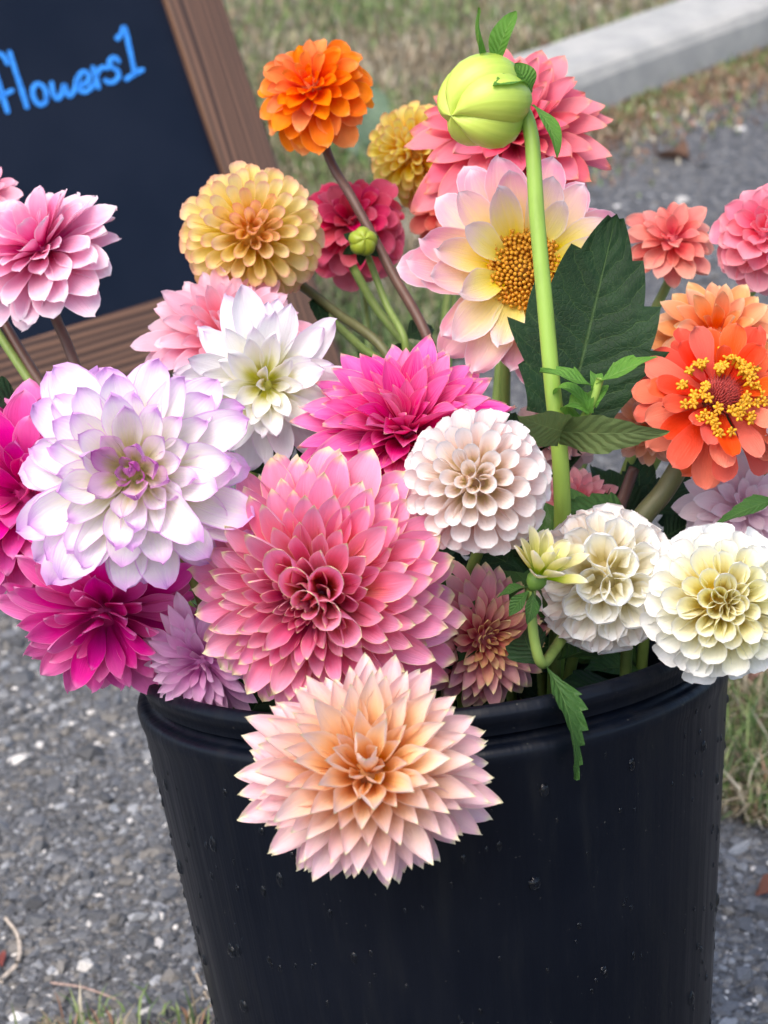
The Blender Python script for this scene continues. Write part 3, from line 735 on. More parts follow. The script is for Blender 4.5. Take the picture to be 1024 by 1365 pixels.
# ---- big pink dahlia with pale yellow tips
pm = petal_mat('pink petal yellow tipped', ('#c03868', '#e0648e', '#f09ab8', '#f8f0b0'), ('#f69060', '#f5809c', '#f79cc4', '#f9eeb4'), edge=(0.90, 1.0), edge_u=0.95, mid=0.6)
flower('big_pink', 'largest pink dahlia with pale yellow petal tips at the bucket front', 424, 792, 200, 0.80, (-0.30, -0.24, 1.0), pm, N=250, th=(3, 116), kth=0.60, rb=0.28, L=(0.22, 0.74), kL=0.62,
       wr=(0.40, 0.40), sm=0.60, tip=(2.0, 0.66), w0=0.42, cb=(4.0, 2.6), ct=(2.2, 1.25), bend=(-0.45, 0.15), jit=2.5, core=simple_mat('pink core', (0.5, 0.12, 0.2)), pinch=0.3)
rt, hd, P_, A_, Rw_, ft_ = FLOWERS['big_pink']
for (az_, th_, sc_) in [(40, 17, 1.0), (75, 24, 1.05), (8, 25, 1.0), (42, 33, 1.12), (100, 34, 1.0), (-14, 36, 1.0)]:
    a_, q_ = math.radians(az_), math.radians(th_); dl_ = Vector((math.sin(q_) * math.cos(a_), math.sin(q_) * math.sin(a_), math.cos(q_))); nl_ = Vector((-math.cos(q_) * math.cos(a_), -math.cos(q_) * math.sin(a_), math.sin(q_)))
    me_ = petal_mesh('petal', pm, Rw_ * 0.50 * sc_, Rw_ * 0.3, 0.55, 1.9, 0.62, 0.8, 5.6, 2.0, -0.05, tube=(0.10, 0.21))
    place(me_, 'petal', hd, Matrix.Translation(dl_ * Rw_ * 0.22) @ frame(dl_, nl_), 0.55)
# ---- peach dahlia hanging over the front
pm = petal_mat('peach petal', ('#f0a850', '#f8c894', '#f9d8cc', '#f8f2c4'), ('#f8c89c', '#f9d2c8', '#f8c8d4', '#f8f2c8'), edge=(0.90, 1.0), edge_u=0.95, mid=0.55)
flower('peach_front', 'peach dahlia with pointed petals hanging over the front of the bucket', 490, 1036, 186, 0.735, (0.0, 0.50, 0.90), pm, N=200, th=(10, 132), kth=0.62, rb=0.26, L=(0.42, 0.78), kL=0.6,
       wr=(0.50, 0.33), sm=0.54, tip=(1.9, 0.82), w0=0.50, cb=(4.0, 2.8), ct=(2.6, 1.7), bend=(-0.15, -0.05), jit=3.5, core=simple_mat('peach core', (0.6, 0.3, 0.1)), pinch=0.4, via_up=0.035,
       lscale=lambda t, az, th: 1.0 - 0.38 * abs(math.sin(az)) ** 1.3 * (1 if math.sin(az) < 0 else 0.1) * t)
# ---- white dahlia with lilac tips
pm = petal_mat('white petal lilac tipped', ('#ddd890', '#e8b8dc', '#c86abc', '#a8359c'), ('#e6e2a0', '#faf8e6', '#f9eaf8', '#dd94e4'), edge=(0.78, 1.03), edge_u=0.90, streak=0.30, streak_col='#f0d2f2', trans=0.33, agr=(0.09, 0.20))
flower('white_lilac', 'large white dahlia with lilac edged rounded petals and a purple heart', 181, 632, 172, 0.79, (0.0, 0.05, 1.0), pm, N=92, th=(4, 106), kth=0.58, rb=0.20, L=(0.24, 0.84), kL=0.58, ljit=0.12, var=6,
       wr=(0.56, 0.47), sm=0.62, tip=(2.0, 0.55), w0=0.42, cb=(3.8, 1.9), ct=(2.2, 0.9), bend=(-0.6, 0.15), ruf=0.08, jit=6.5, core=simple_mat('pale core', (0.5, 0.5, 0.15)))
# ---- ball dahlias
pm = petal_mat('blush white petal', ('#e8d9a8', '#f6e4d6', '#f8ece8', '#fdfaf8'), ('#f0b09a', '#fad2cc', '#fde4e4', '#fefcfc'), edge=(0.86, 1.02), edge_u=0.88, streak=0.06, trans=0.28)
BALL = dict(th=(3, 158), uniform=True, kth=1.12, rb=0.42, L=(0.46, 0.57), kL=0.5, sm=0.42, tip=(2.0, 0.5), w0=0.8, bend=(-0.05, 0.30), ruf=0.012, jit=3.2, ljit=0.05, sepals=False, var=4, sidej=0.03)
flower('ball_blush', 'blush white ball dahlia of small scalloped petals beside the magenta dahlia', 636, 643, 112, 0.795, (-0.30, 0.08, 1.0), pm, N=128, cb=(5.4, 3.6), tube=(0.10, 0.20, 0.335), core=simple_mat('blush core', (0.6, 0.4, 0.3)), **BALL)
pm = petal_mat('ivory petal', ('#dccf94', '#f6eed0', '#fcf7ec', '#fefcf6'), ('#eedcae', '#fbeede', '#fce4e0', '#fefcf8'), edge=(0.82, 1.0), edge_u=0.85, streak=0.05, trans=0.28)
flower('ball_tubes', 'ivory ball dahlia of wide open tubular petals above the drooping leaf', 806, 771, 106, 0.825, (0.02, 0.05, 1.0), pm, N=74, cb=(6.15, 5.4), tube=(0.12, 0.37, 0.38), ruf=0.0, core=simple_mat('ivory core', (0.5, 0.42, 0.2)), **{k_: v_ for k_, v_ in dict(BALL, L=(0.57, 0.57), kth=1.0, th=(9, 158), jit=1.2, sm=0.66, ljit=0.03).items() if k_ != 'ruf'})
pm = petal_mat('cream white petal', ('#dcc652', '#f0e69a', '#f8f2c8', '#fdfaea'), ('#eadf9e', '#f8f3e4', '#fbf6f3', '#fefdfc'), edge=(0.82, 1.0), edge_u=0.85, streak=0.05, trans=0.28)
b2 = dict(BALL); b2.update(th=(3, 140), L=(0.34, 0.60), kth=1.3)
flower('ball_cream', 'white ball dahlia with a creamy yellow centre over the bucket rim', 957, 803, 120, 0.80, (0.06, 0.02, 1.0), pm, N=105, cb=(5.9, 3.3), tube=(0.10, 0.26, 0.40), core=simple_mat('yellow core', (0.8, 0.5, 0.05)), **b2)
# ---- magenta dahlia in the middle
pm = petal_mat('magenta petal', ('#c21458', '#dc2c74', '#ec5c9c', '#f4b8a8'), ('#cc1a5c', '#dd2b88', '#ee74b8', '#f6d6ae'), edge=(0.93, 1.0), edge_u=0.96, streak=0.30, streak_col='#f08fc0')
flower('magenta_mid', 'magenta dahlia with pointed petals between the white and blush dahlias', 541, 585, 172, 0.875, (0.0, 0.62, 0.80), pm, N=125, th=(8, 106), kth=0.62, rb=0.18, L=(0.36, 0.84), kL=0.7,
       wr=(0.50, 0.34), sm=0.52, tip=(1.7, 0.9), w0=0.40, cb=(3.2, 2.0), ct=(1.9, 1.0), bend=(0.25, 0.22), ruf=0.05, jit=5, core=simple_mat('magenta core', (0.5, 0.02, 0.12)), pinch=0.3)
# ---- loose white dahlia
pm = petal_mat('white petal', ('#c9c64a', '#f4f2d2', '#fbfaf4', '#fbf6fb'), ('#e2df80', '#fbfaf6', '#f8f2fa', '#efdcf4'), edge=(0.80, 1.0), edge_u=0.9, streak=0.12, trans=0.34)
flower('white_loose', 'loose white dahlia with folded petals behind the lilac edged one', 354, 512, 118, 0.90, (-0.02, -0.12, 0.98), pm, N=58, th=(10, 98), kth=0.6, rb=0.16, L=(0.42, 0.92), kL=0.6, wr=(0.42, 0.42), sm=0.58,
       tip=(1.9, 0.7), w0=0.30, cb=(3.0, 1.8), ct=(1.7, 0.9), bend=(0.0, 0.1), ruf=0.10, jit=9, tj=8, sidej=0.12)
# ---- soft pink behind it
pm = petal_mat('soft pink petal', ('#e87890', '#f090a4', '#f6b8ca', '#f8cede'), ('#ec8296', '#f29cb0', '#f6bdd0', '#f8d0e2'), edge=(0.82, 1.0), edge_u=0.9)
flower('soft_pink', 'soft pink dahlia tucked under the yellow ball dahlia', 304, 455, 126, 0.95, (0.02, 0.45, 0.87), pm, N=84, th=(8, 102), kth=0.62, rb=0.18, L=(0.40, 0.84), wr=(0.42, 0.38), sm=0.6, tip=(2.0, 0.65), w0=0.36,
       cb=(3.0, 2.0), ct=(1.9, 1.1), bend=(-0.15, 0.1), jit=4)
# ---- yellow peach ball
pm = petal_mat('yellow petal peach edged', ('#f8bc60', '#fbcf84', '#f8b48c', '#f4a080'), ('#fddc5c', '#fee78c', '#fde0a0', '#f8baa2'), edge=(0.84, 1.02), edge_u=0.90, streak=0.05, agr=(0.02, 0.16), trans=0.46, gam=0.84)
flower('ball_yellow', 'yellow ball dahlia with peach edged petals before the chalkboard', 336, 316, 108, 0.97, (0.10, 0.10, 1.0), pm, N=165, cb=(4.8, 3.2), tube=(0.10, 0.15, 0.285), core=simple_mat('amber core', (0.7, 0.35, 0.03)), stem=STEM_OLIVE,
       vias=[(395, 375, 1.00), (450, 418, 0.99), (520, 480, 0.97)], **BALL)
# ---- orange
pm = petal_mat('orange petal', ('#f04a1e', '#f8722c', '#fb8a3c', '#fca24c'), ('#f2561c', '#f7792e', '#f98a44', '#fba468'), edge=(0.88, 1.0), edge_u=0.92, streak=0.08, gam=0.92)
flower('orange', 'orange dahlia held high on a bare brown stem', 418, 120, 95, 1.00, (-0.22, 0.34, 0.92), pm, N=82, th=(6, 122), kth=0.60, rb=0.22, L=(0.30, 0.78), wr=(0.60, 0.56), sm=0.62, tip=(2.0, 0.62), w0=0.36,
       cb=(3.6, 1.9), ct=(2.2, 1.0), bend=(-0.1, 0.25), jit=4, core=simple_mat('orange core', (0.6, 0.12, 0.02)), stem=STEM_BROWN, sr=(0.0026, 0.0032), vias=[(437, 205, 1.02), (470, 265, 1.01), (522, 362, 1.00), (578, 475, 0.98)])
# ---- rose red behind the stem
pm = petal_mat('rose red petal', ('#a8243e', '#cf3c5a', '#e0506e', '#e8708a'), ('#b42c48', '#d84462', '#e65e7c', '#ee8296'), edge=(0.88, 1.0), edge_u=0.93, streak=0.08)
flower('rose_red', 'rose red dahlia behind the bare stem of the orange dahlia', 470, 300, 84, 1.05, (-0.1, 0.35, 0.9), pm, N=75, th=(8, 130), kth=0.62, rb=0.22, L=(0.42, 0.78), wr=(0.62, 0.66), sm=0.66, tip=(2.2, 0.6), w0=0.36,
       cb=(2.6, 1.6), ct=(1.5, 0.8), bend=(0.3, 0.4), ruf=0.08, jit=6)
# ---- coral pink at the top
pm = petal_mat('coral pink petal', ('#b42c50', '#d9526e', '#e87484', '#f29a84'), ('#c43a5a', '#e06078', '#ea7c8a', '#f49c88'), edge=(0.90, 1.0), edge_u=0.94, streak=0.10)
flower('coral_top', 'coral pink dahlia behind the tall green bud', 684, 185, 152, 0.985, (-0.12, 0.45, 0.88), pm, N=88, th=(8, 106), kth=0.62, rb=0.18, L=(0.36, 0.84), wr=(0.50, 0.40), sm=0.56, tip=(1.8, 0.8), w0=0.36,
       cb=(3.0, 1.9), ct=(1.9, 0.9), bend=(-0.05, 0.15), ruf=0.05, jit=5)
pm = petal_mat('lemon petal', ('#f0b83c', '#fbdc60', '#fcec90', '#f8c888'), ('#f8c434', '#fbdc5c', '#fcea8c', '#f6c084'), gam=0.92, edge=(0.82, 1.0), edge_u=0.88, streak=0.06, trans=0.45)
flower('lemon_back', 'lemon yellow dahlia half hidden behind the coral pink dahlia', 556, 205, 76, 1.08, (-0.55, 0.1, 0.75), pm, N=120, cb=(4.8, 3.2), tube=(0.10, 0.18, 0.32), **BALL)
pm = petal_mat('salmon petal', ('#d84c50', '#ec6a62', '#f28674', '#f49c88'), ('#dc5658', '#ee7068', '#f28c7c', '#f6a694'), edge=(0.88, 1.0), edge_u=0.93, streak=0.08)
flower('salmon_back', 'small salmon dahlia under the lemon yellow one', 596, 276, 62, 1.07, (-0.2, 0.2, 0.9), pm, N=55, th=(8, 120), rb=0.22, wr=(0.6, 0.6), bend=(0.1, 0.3), jit=6)
# ---- open dahlia with a yellow disc
def disc_single(head, Rw, rs):
    t = NT('disc floret'); nz = t.noise(t.coord('Object'), 900, 3)
    t.set(t.b.inputs['Base Color'], t.mix(t.remap(nz, 0.35, 0.65), (0.55, 0.19, 0.008, 1), (0.80, 0.40, 0.02, 1))); t.b.inputs['Roughness'].default_value = 0.6
    V, Fa = [], []
    for i in range(260):
        r = math.sqrt((i + .5) / 260) * 0.30 * Rw; a = i * 2.399963; h = (0.15 - 0.35 * (r / Rw) ** 2 * 1.2) * Rw; c = Vector((r * math.cos(a), r * math.sin(a), h + rs.uniform(0, .03) * Rw))
        ax = Vector((math.cos(a) * r * 1.6, math.sin(a) * r * 1.6, Rw * 0.42)).normalized(); ln = Rw * rs.uniform(.05, .09); w = Rw * 0.012; ex = ax.orthogonal().normalized(); ey = ax.cross(ex); b = len(V)
        for k, (zz, ww) in enumerate([(-0.03 * Rw, w), (ln * .6, w * .9), (ln, w * 1.7)]):
            for j in range(5): q = 2 * math.pi * j / 5 + 0.3 * k; V.append(c + ax * zz + ex * (math.cos(q) * ww) + ey * (math.sin(q) * ww))
        for k in range(2):
            for j in range(5): Fa.append((b + k * 5 + j, b + k * 5 + (j + 1) % 5, b + (k + 1) * 5 + (j + 1) % 5, b + (k + 1) * 5 + j))
        Fa.append(tuple(b + 10 + j for j in range(5)))
    o = obj('disc_florets', mesh_from('disc_florets', V, Fa, t.mat), head); o['kind'] = 'stuff'; o['label'] = 'golden yellow disc of tiny florets'
pm = petal_mat('pale pink petal yellow based', ('#f2da30', '#f8e68c', '#f9d8d0', '#fae4ea'), ('#f6dc48', '#f9cdb8', '#f7a8c0', '#fbdce8'), edge=(0.90, 1.0), edge_u=0.92, streak=0.10, mid=0.6, trans=0.34)
flower('open_disc', 'open pale pink dahlia with a golden yellow centre disc', 697, 362, 155, 0.905, (0.10, -0.02, 1.0), pm, N=44, th=(58, 104), kth=0.7, rb=0.20, L=(0.62, 0.86), kL=0.9, wr=(0.48, 0.46), sm=0.58, tip=(2.1, 0.6), w0=0.34,
       cb=(2.0, 1.4), ct=(0.9, 0.6), bend=(-0.35, 0.05), ruf=0.06, jit=5, disc=disc_single, core=simple_mat('gold core', (0.35, 0.16, 0.01)), notch=0.03)
# ---- right hand group
flower('salmon_right', 'salmon dahlia with curled petals above the peach orange one', 895, 322, 68, 1.00, (-0.1, 0.45, 0.85), petal_mat('salmon petal curled', ('#d8505a', '#ea6c6c', '#f28a80', '#f6a896'), ('#e2605c', '#f07e74', '#f49a8a', '#f8b8a4'), edge=(0.86, 1.0), edge_u=0.92),
       N=42, th=(10, 112), rb=0.2, L=(0.45, 0.82), wr=(0.55, 0.55), tip=(1.9, 0.7), cb=(2.8, 1.8), ct=(1.6, 0.9), bend=(0.1, 0.3), ruf=0.06, jit=7)
pm = petal_mat('candy pink petal', ('#ea5c7c', '#f0748e', '#f590a2', '#f8aeba'), ('#ec6480', '#f27c94', '#f596a8', '#f8b4c0'), edge=(0.86, 1.0), edge_u=0.92, streak=0.06)
flower('candy_right', 'candy pink ball dahlia of broad smooth petals above the orange zinnia', 1022, 312, 84, 0.965, (-0.25, 0.25, 0.9), pm, N=75, th=(5, 130), kth=0.6, rb=0.25, L=(0.4, 0.76), wr=(0.72, 0.72), sm=0.64, tip=(2.1, 0.6), cb=(3.0, 1.8), ct=(1.8, 0.9), bend=(-0.1, 0.2), jit=4)
pm = petal_mat('peach orange petal', ('#e2602c', '#f08450', '#f6a474', '#f9cc98'), ('#ec7440', '#f2935e', '#f6ae80', '#f9d0a2'), edge=(0.86, 1.0), edge_u=0.90)
flower('peach_orange', 'peach orange dahlia with pale edged petals behind the zinnia', 955, 452, 102, 0.925, (0.0, 0.42, 0.86), pm, N=62, th=(8, 112), rb=0.2, L=(0.42, 0.80), wr=(0.55, 0.48), sm=0.56, tip=(1.8, 0.8), cb=(3.0, 2.0), ct=(1.8, 1.0), bend=(-0.1, 0.1), jit=4)
def disc_zinnia(head, Rw, rs):
    t = NT('zinnia cone'); nz = t.noise(t.coord('Object'), 700, 3)
    t.set(t.b.inputs['Base Color'], t.mix(t.remap(nz, 0.35, 0.65), (0.20, 0.010, 0.008, 1), (0.48, 0.035, 0.025, 1))); t.b.inputs['Roughness'].default_value = 0.6
    V, Fa = [], []
    for i in range(220):
        q = (i + .5) / 220; r = math.sqrt(q) * 0.21 * Rw; a = i * 2.399963; h = (0.27 - 0.16 * q) * Rw; c = Vector((r * math.cos(a), r * math.sin(a), h)); ax = Vector((math.cos(a) * q * .8, math.sin(a) * q * .8, 1)).normalized()
        ex = ax.orthogonal().normalized(); ey = ax.cross(ex); b = len(V); w = Rw * 0.02; ln = Rw * rs.uniform(.05, .08)
        for j in range(5): z = 2 * math.pi * j / 5; V.append(c - ax * Rw * .12 + ex * math.cos(z) * w + ey * math.sin(z) * w)
        V.append(c + ax * ln)
        for j in range(5): Fa.append((b + j, b + (j + 1) % 5, b + 5))
    o = obj('cone', mesh_from('cone', V, Fa, t.mat), head); o['kind'] = 'stuff'; o['label'] = 'dark red bristly cone of the zinnia'
    y = simple_mat('zinnia floret yellow', (0.80, 0.36, 0.01), 0.55, 0.4, 300)
    ms = []
    for v_ in range(3):
        V, Fa = [], []; L_ = Rw * 0.10
        def lobe(p0, dir_, ln, w):
            b = len(V); ex = dir_.orthogonal().normalized(); ey = dir_.cross(ex)
            for k, (zz, ww) in enumerate([(0, .45), (.5, 1.0), (.9, .7)]):
                for j in range(5): z = 2 * math.pi * j / 5; V.append(p0 + dir_ * zz * ln + (ex * math.cos(z) + ey * math.sin(z)) * w * ww)
            V.append(p0 + dir_ * ln)
            for k in range(2):
                for j in range(5): Fa.append((b + k * 5 + j, b + k * 5 + (j + 1) % 5, b + k * 5 + 5 + (j + 1) % 5, b + k * 5 + 5 + j))
            for j in range(5): Fa.append((b + 10 + j, b + 10 + (j + 1) % 5, b + 15))
        lobe(Vector((0, 0, 0)), Vector((0, 0, 1)), L_ * 1.1, Rw * .022)
        for k in range(5):
            a = k * 1.2566 + v_ * .5; lobe(Vector((0, 0, L_ * .85)), Vector((math.cos(a), math.sin(a), rs.uniform(.1, .6))).normalized(), Rw * .062, Rw * .019)
        ms.append(mesh_from('floret', V, Fa, y))
    for i in range(58):
        a = i * 2.399963 + rs.uniform(-.5, .5); r = Rw * rs.uniform(.17, .40); th_ = 0.25 + r / Rw * 1.1
        ax = Vector((math.sin(th_) * math.cos(a), math.sin(th_) * math.sin(a), math.cos(th_))); M = ax.to_track_quat('Z', 'Y').to_matrix().to_4x4(); M.translation = Vector((r * math.cos(a), r * math.sin(a), Rw * (0.22 - .35 * (r / Rw - .2))))
        obj('floret', ms[i % 3], head, M)
pm = petal_mat('coral zinnia petal', ('#e2442c', '#ec5640', '#f06850', '#f37e68'), ('#e24832', '#ec5a46', '#f06c58', '#f48270'), edge=(0.93, 1.0), edge_u=0.96, streak=0.14)
flower('zinnia', 'coral orange zinnia with a dark red cone ringed by yellow florets', 957, 532, 130, 0.850, (0.10, 0.26, 0.95), pm, N=46, th=(58, 118), kth=0.8, rb=0.22, L=(0.40, 0.80), wr=(0.46, 0.38), sm=0.72, tip=(2.6, 0.55), w0=0.28,
       cb=(1.6, 1.2), ct=(0.5, -0.5), bend=(-0.2, 0.45), ruf=0.07, jit=7, disc=disc_zinnia, core=simple_mat('zinnia core', (0.12, 0.03, 0.01)), name='zinnia', cat='zinnia', sr=(0.0050, 0.0056), stem=STEM_OLIVE,
       vias=[(915, 605, 0.885), (885, 655, 0.89), (850, 700, 0.89)], notch=0.05)
pm = petal_mat('pale lilac petal', ('#dcb4c4', '#eed0da', '#f4e0e6', '#f8eaf0'), ('#e0bccc', '#f0d6e0', '#f6e4ea', '#faeef4'), edge=(0.9, 1.0), streak=0.2, streak_col='#e0b8d0')
flower('pale_lilac', 'pale pink dahlia under the zinnia behind the cream ball dahlia', 992, 680, 104, 0.90, (-0.1, 0.3, 0.9), pm, N=60, th=(10, 104), rb=0.2, L=(0.42, 0.82), wr=(0.5, 0.46), tip=(1.9, 0.75), cb=(2.6, 1.7), ct=(1.6, 0.9), jit=5)
pm = petal_mat('white petal cupped', ('#e8e0e8', '#f4eef4', '#f8f4f8', '#fcfafc'), ('#e6dce8', '#f3ecf4', '#f8f4f8', '#fcfafc'), streak=0.1)
flower('white_edge', 'white ball dahlia beside the yellow florets of the zinnia', 1068, 562, 62, 0.85, (-0.3, 0.2, 0.9), pm, N=100, cb=(5.0, 3.2), tube=(0.10, 0.2, 0.34), **BALL)
pm = petal_mat('dusty pink petal', ('#d8586c', '#e88490', '#f0a4ac', '#f4bcc2'), ('#e07a4c', '#e88c94', '#efa8b0', '#f4c0c4'), edge=(0.88, 1.0))
flower('dusty_small', 'small dusty pink dahlia behind the thick bud stem', 772, 676, 66, 0.935, (0.0, 0.5, 0.8), pm, N=48, th=(8, 100), rb=0.2, L=(0.4, 0.84), wr=(0.45, 0.42), tip=(1.9, 0.75), cb=(2.8, 1.8), ct=(1.7, 0.9), jit=4)
pm = petal_mat('blush mauve petal', ('#c88c90', '#d8a4a4', '#e4b8b4', '#ecc8c4'), ('#cc9090', '#d8a8a6', '#e4bab6', '#ecccc8'))
flower('mauve_back', 'blush mauve dahlia deep behind the blush white ball dahlia', 735, 590, 66, 0.965, (-0.2, 0.2, 0.9), pm, N=44, th=(8, 110), rb=0.2, L=(0.45, 0.82), wr=(0.6, 0.6), cb=(2.6, 1.7), ct=(1.6, 0.9), jit=5)
pm = petal_mat('apricot petal', ('#e07a50', '#ee9a74', '#f4b494', '#f8cbb0'), ('#e08458', '#eea07c', '#f4b89a', '#f8d0b6'))
flower('apricot_under', 'apricot dahlia drooping under the zinnia beside the big leaf', 868, 570, 62, 0.915, (-0.15, -0.35, 0.85), pm, N=44, th=(10, 108), rb=0.2, L=(0.45, 0.82), wr=(0.5, 0.5), tip=(1.9, 0.75), jit=6)
# ---- pink and yellow tipped, small, beside the big one
pm = petal_mat('rose petal yellow tipped', ('#b04a50', '#d08a70', '#ecc880', '#f4e89c'), ('#cc5068', '#e28498', '#eeaab4', '#f4e4a8'), edge=(0.84, 1.0), edge_u=0.93)
flower('rose_small', 'rose dahlia with yellow tips squeezed between the largest and the green bud', 644, 850, 106, 0.842, (0.25, -0.05, 0.9), pm, N=120, th=(3, 112), kth=0.62, rb=0.26, L=(0.22, 0.76), wr=(0.42, 0.40), tip=(1.8, 0.8), w0=0.42, cb=(3.8, 2.4), ct=(2.2, 1.2), bend=(-0.4, 0.1), jit=3, pinch=0.3)
# ---- left group
pm = petal_mat('hot magenta petal', ('#b00c60', '#d41c84', '#e6509f', '#ef86c0'), ('#c01470', '#e0369a', '#ea62b0', '#f094c6'), edge=(0.88, 1.0), edge_u=0.93, streak=0.22, streak_col='#b81478')
flower('magenta_left', 'hot magenta dahlia behind the lilac edged white dahlia', 44, 660, 172, 0.905, (-0.25, 0.05, 0.96), pm, N=100, th=(8, 112), rb=0.2, L=(0.42, 0.84), wr=(0.52, 0.46), tip=(2.0, 0.7), cb=(2.6, 1.6), ct=(1.6, 0.8), bend=(0.1, 0.3), ruf=0.06, jit=6)
flower('magenta_low', 'hot magenta dahlia drooping over the bucket edge above the asphalt', 142, 812, 138, 0.865, (-0.02, -0.55, 0.75), pm, N=84, th=(8, 112), rb=0.2, L=(0.5, 0.90), wr=(0.44, 0.40), tip=(1.9, 0.75), cb=(2.4, 1.5), ct=(1.4, 0.8), bend=(0.0, -0.1), ruf=0.06, jit=6)
pm = petal_mat('orchid pink petal', ('#c060a4', '#da90c4', '#e4acd2', '#ecc8de'), ('#c468ac', '#dc98ca', '#e6b4d8', '#eed0e4'), edge=(0.9, 1.0), streak=0.2, streak_col='#c674b4')
flower('orchid_small', 'small orchid pink dahlia hanging at the bucket rim beside the largest dahlia', 272, 880, 92, 0.850, (-0.20, -0.35, 0.88), pm, N=70, th=(6, 104), rb=0.2, L=(0.45, 0.88), wr=(0.36, 0.34), tip=(1.8, 0.85), cb=(2.6, 1.7), ct=(1.6, 0.9), bend=(0.0, 0.0), jit=6)
pm = petal_mat('pink petal pale tipped', ('#cc2c70', '#ea6ea2', '#f4a6c8', '#f8d0e2'), ('#d84a86', '#f09ec0', '#f7c6dc', '#fbe4ef'), edge=(0.80, 1.0), edge_u=0.88, streak=0.10)
flower('pink_board', 'pale tipped pink dahlia on a maroon stem before the chalkboard', 60, 336, 118, 0.95, (-0.38, 0.52, 0.70), pm, N=70, th=(10, 110), rb=0.16, L=(0.5, 0.88), wr=(0.52, 0.50), sm=0.62, tip=(2.1, 0.58), cb=(2.4, 1.4), ct=(1.4, 0.6), bend=(0.1, 0.25), ruf=0.05, jit=5,
       stem=STEM_BROWN, sr=(0.0028, 0.0033), vias=[(72, 415, 0.975), (88, 455, 0.975), (118, 530, 0.97)])
pm = petal_mat('rose pink petal', ('#d8587c', '#ee88a4', '#f4a8bc', '#f6bccc'), ('#e06a8c', '#f092ac', '#f5aec2', '#f8c4d4'))
flower('pink_edge', 'rose pink dahlia above the pale tipped pink one at the chalkboard', -22, 262, 56, 0.99, (-0.2, 0.45, 0.8), pm, N=40, th=(10, 106), rb=0.2, wr=(0.5, 0.5), jit=5, stem=STEM_BROWN, vias=[(-40, 350, 1.0), (5, 430, 0.99), (60, 520, 0.98)])

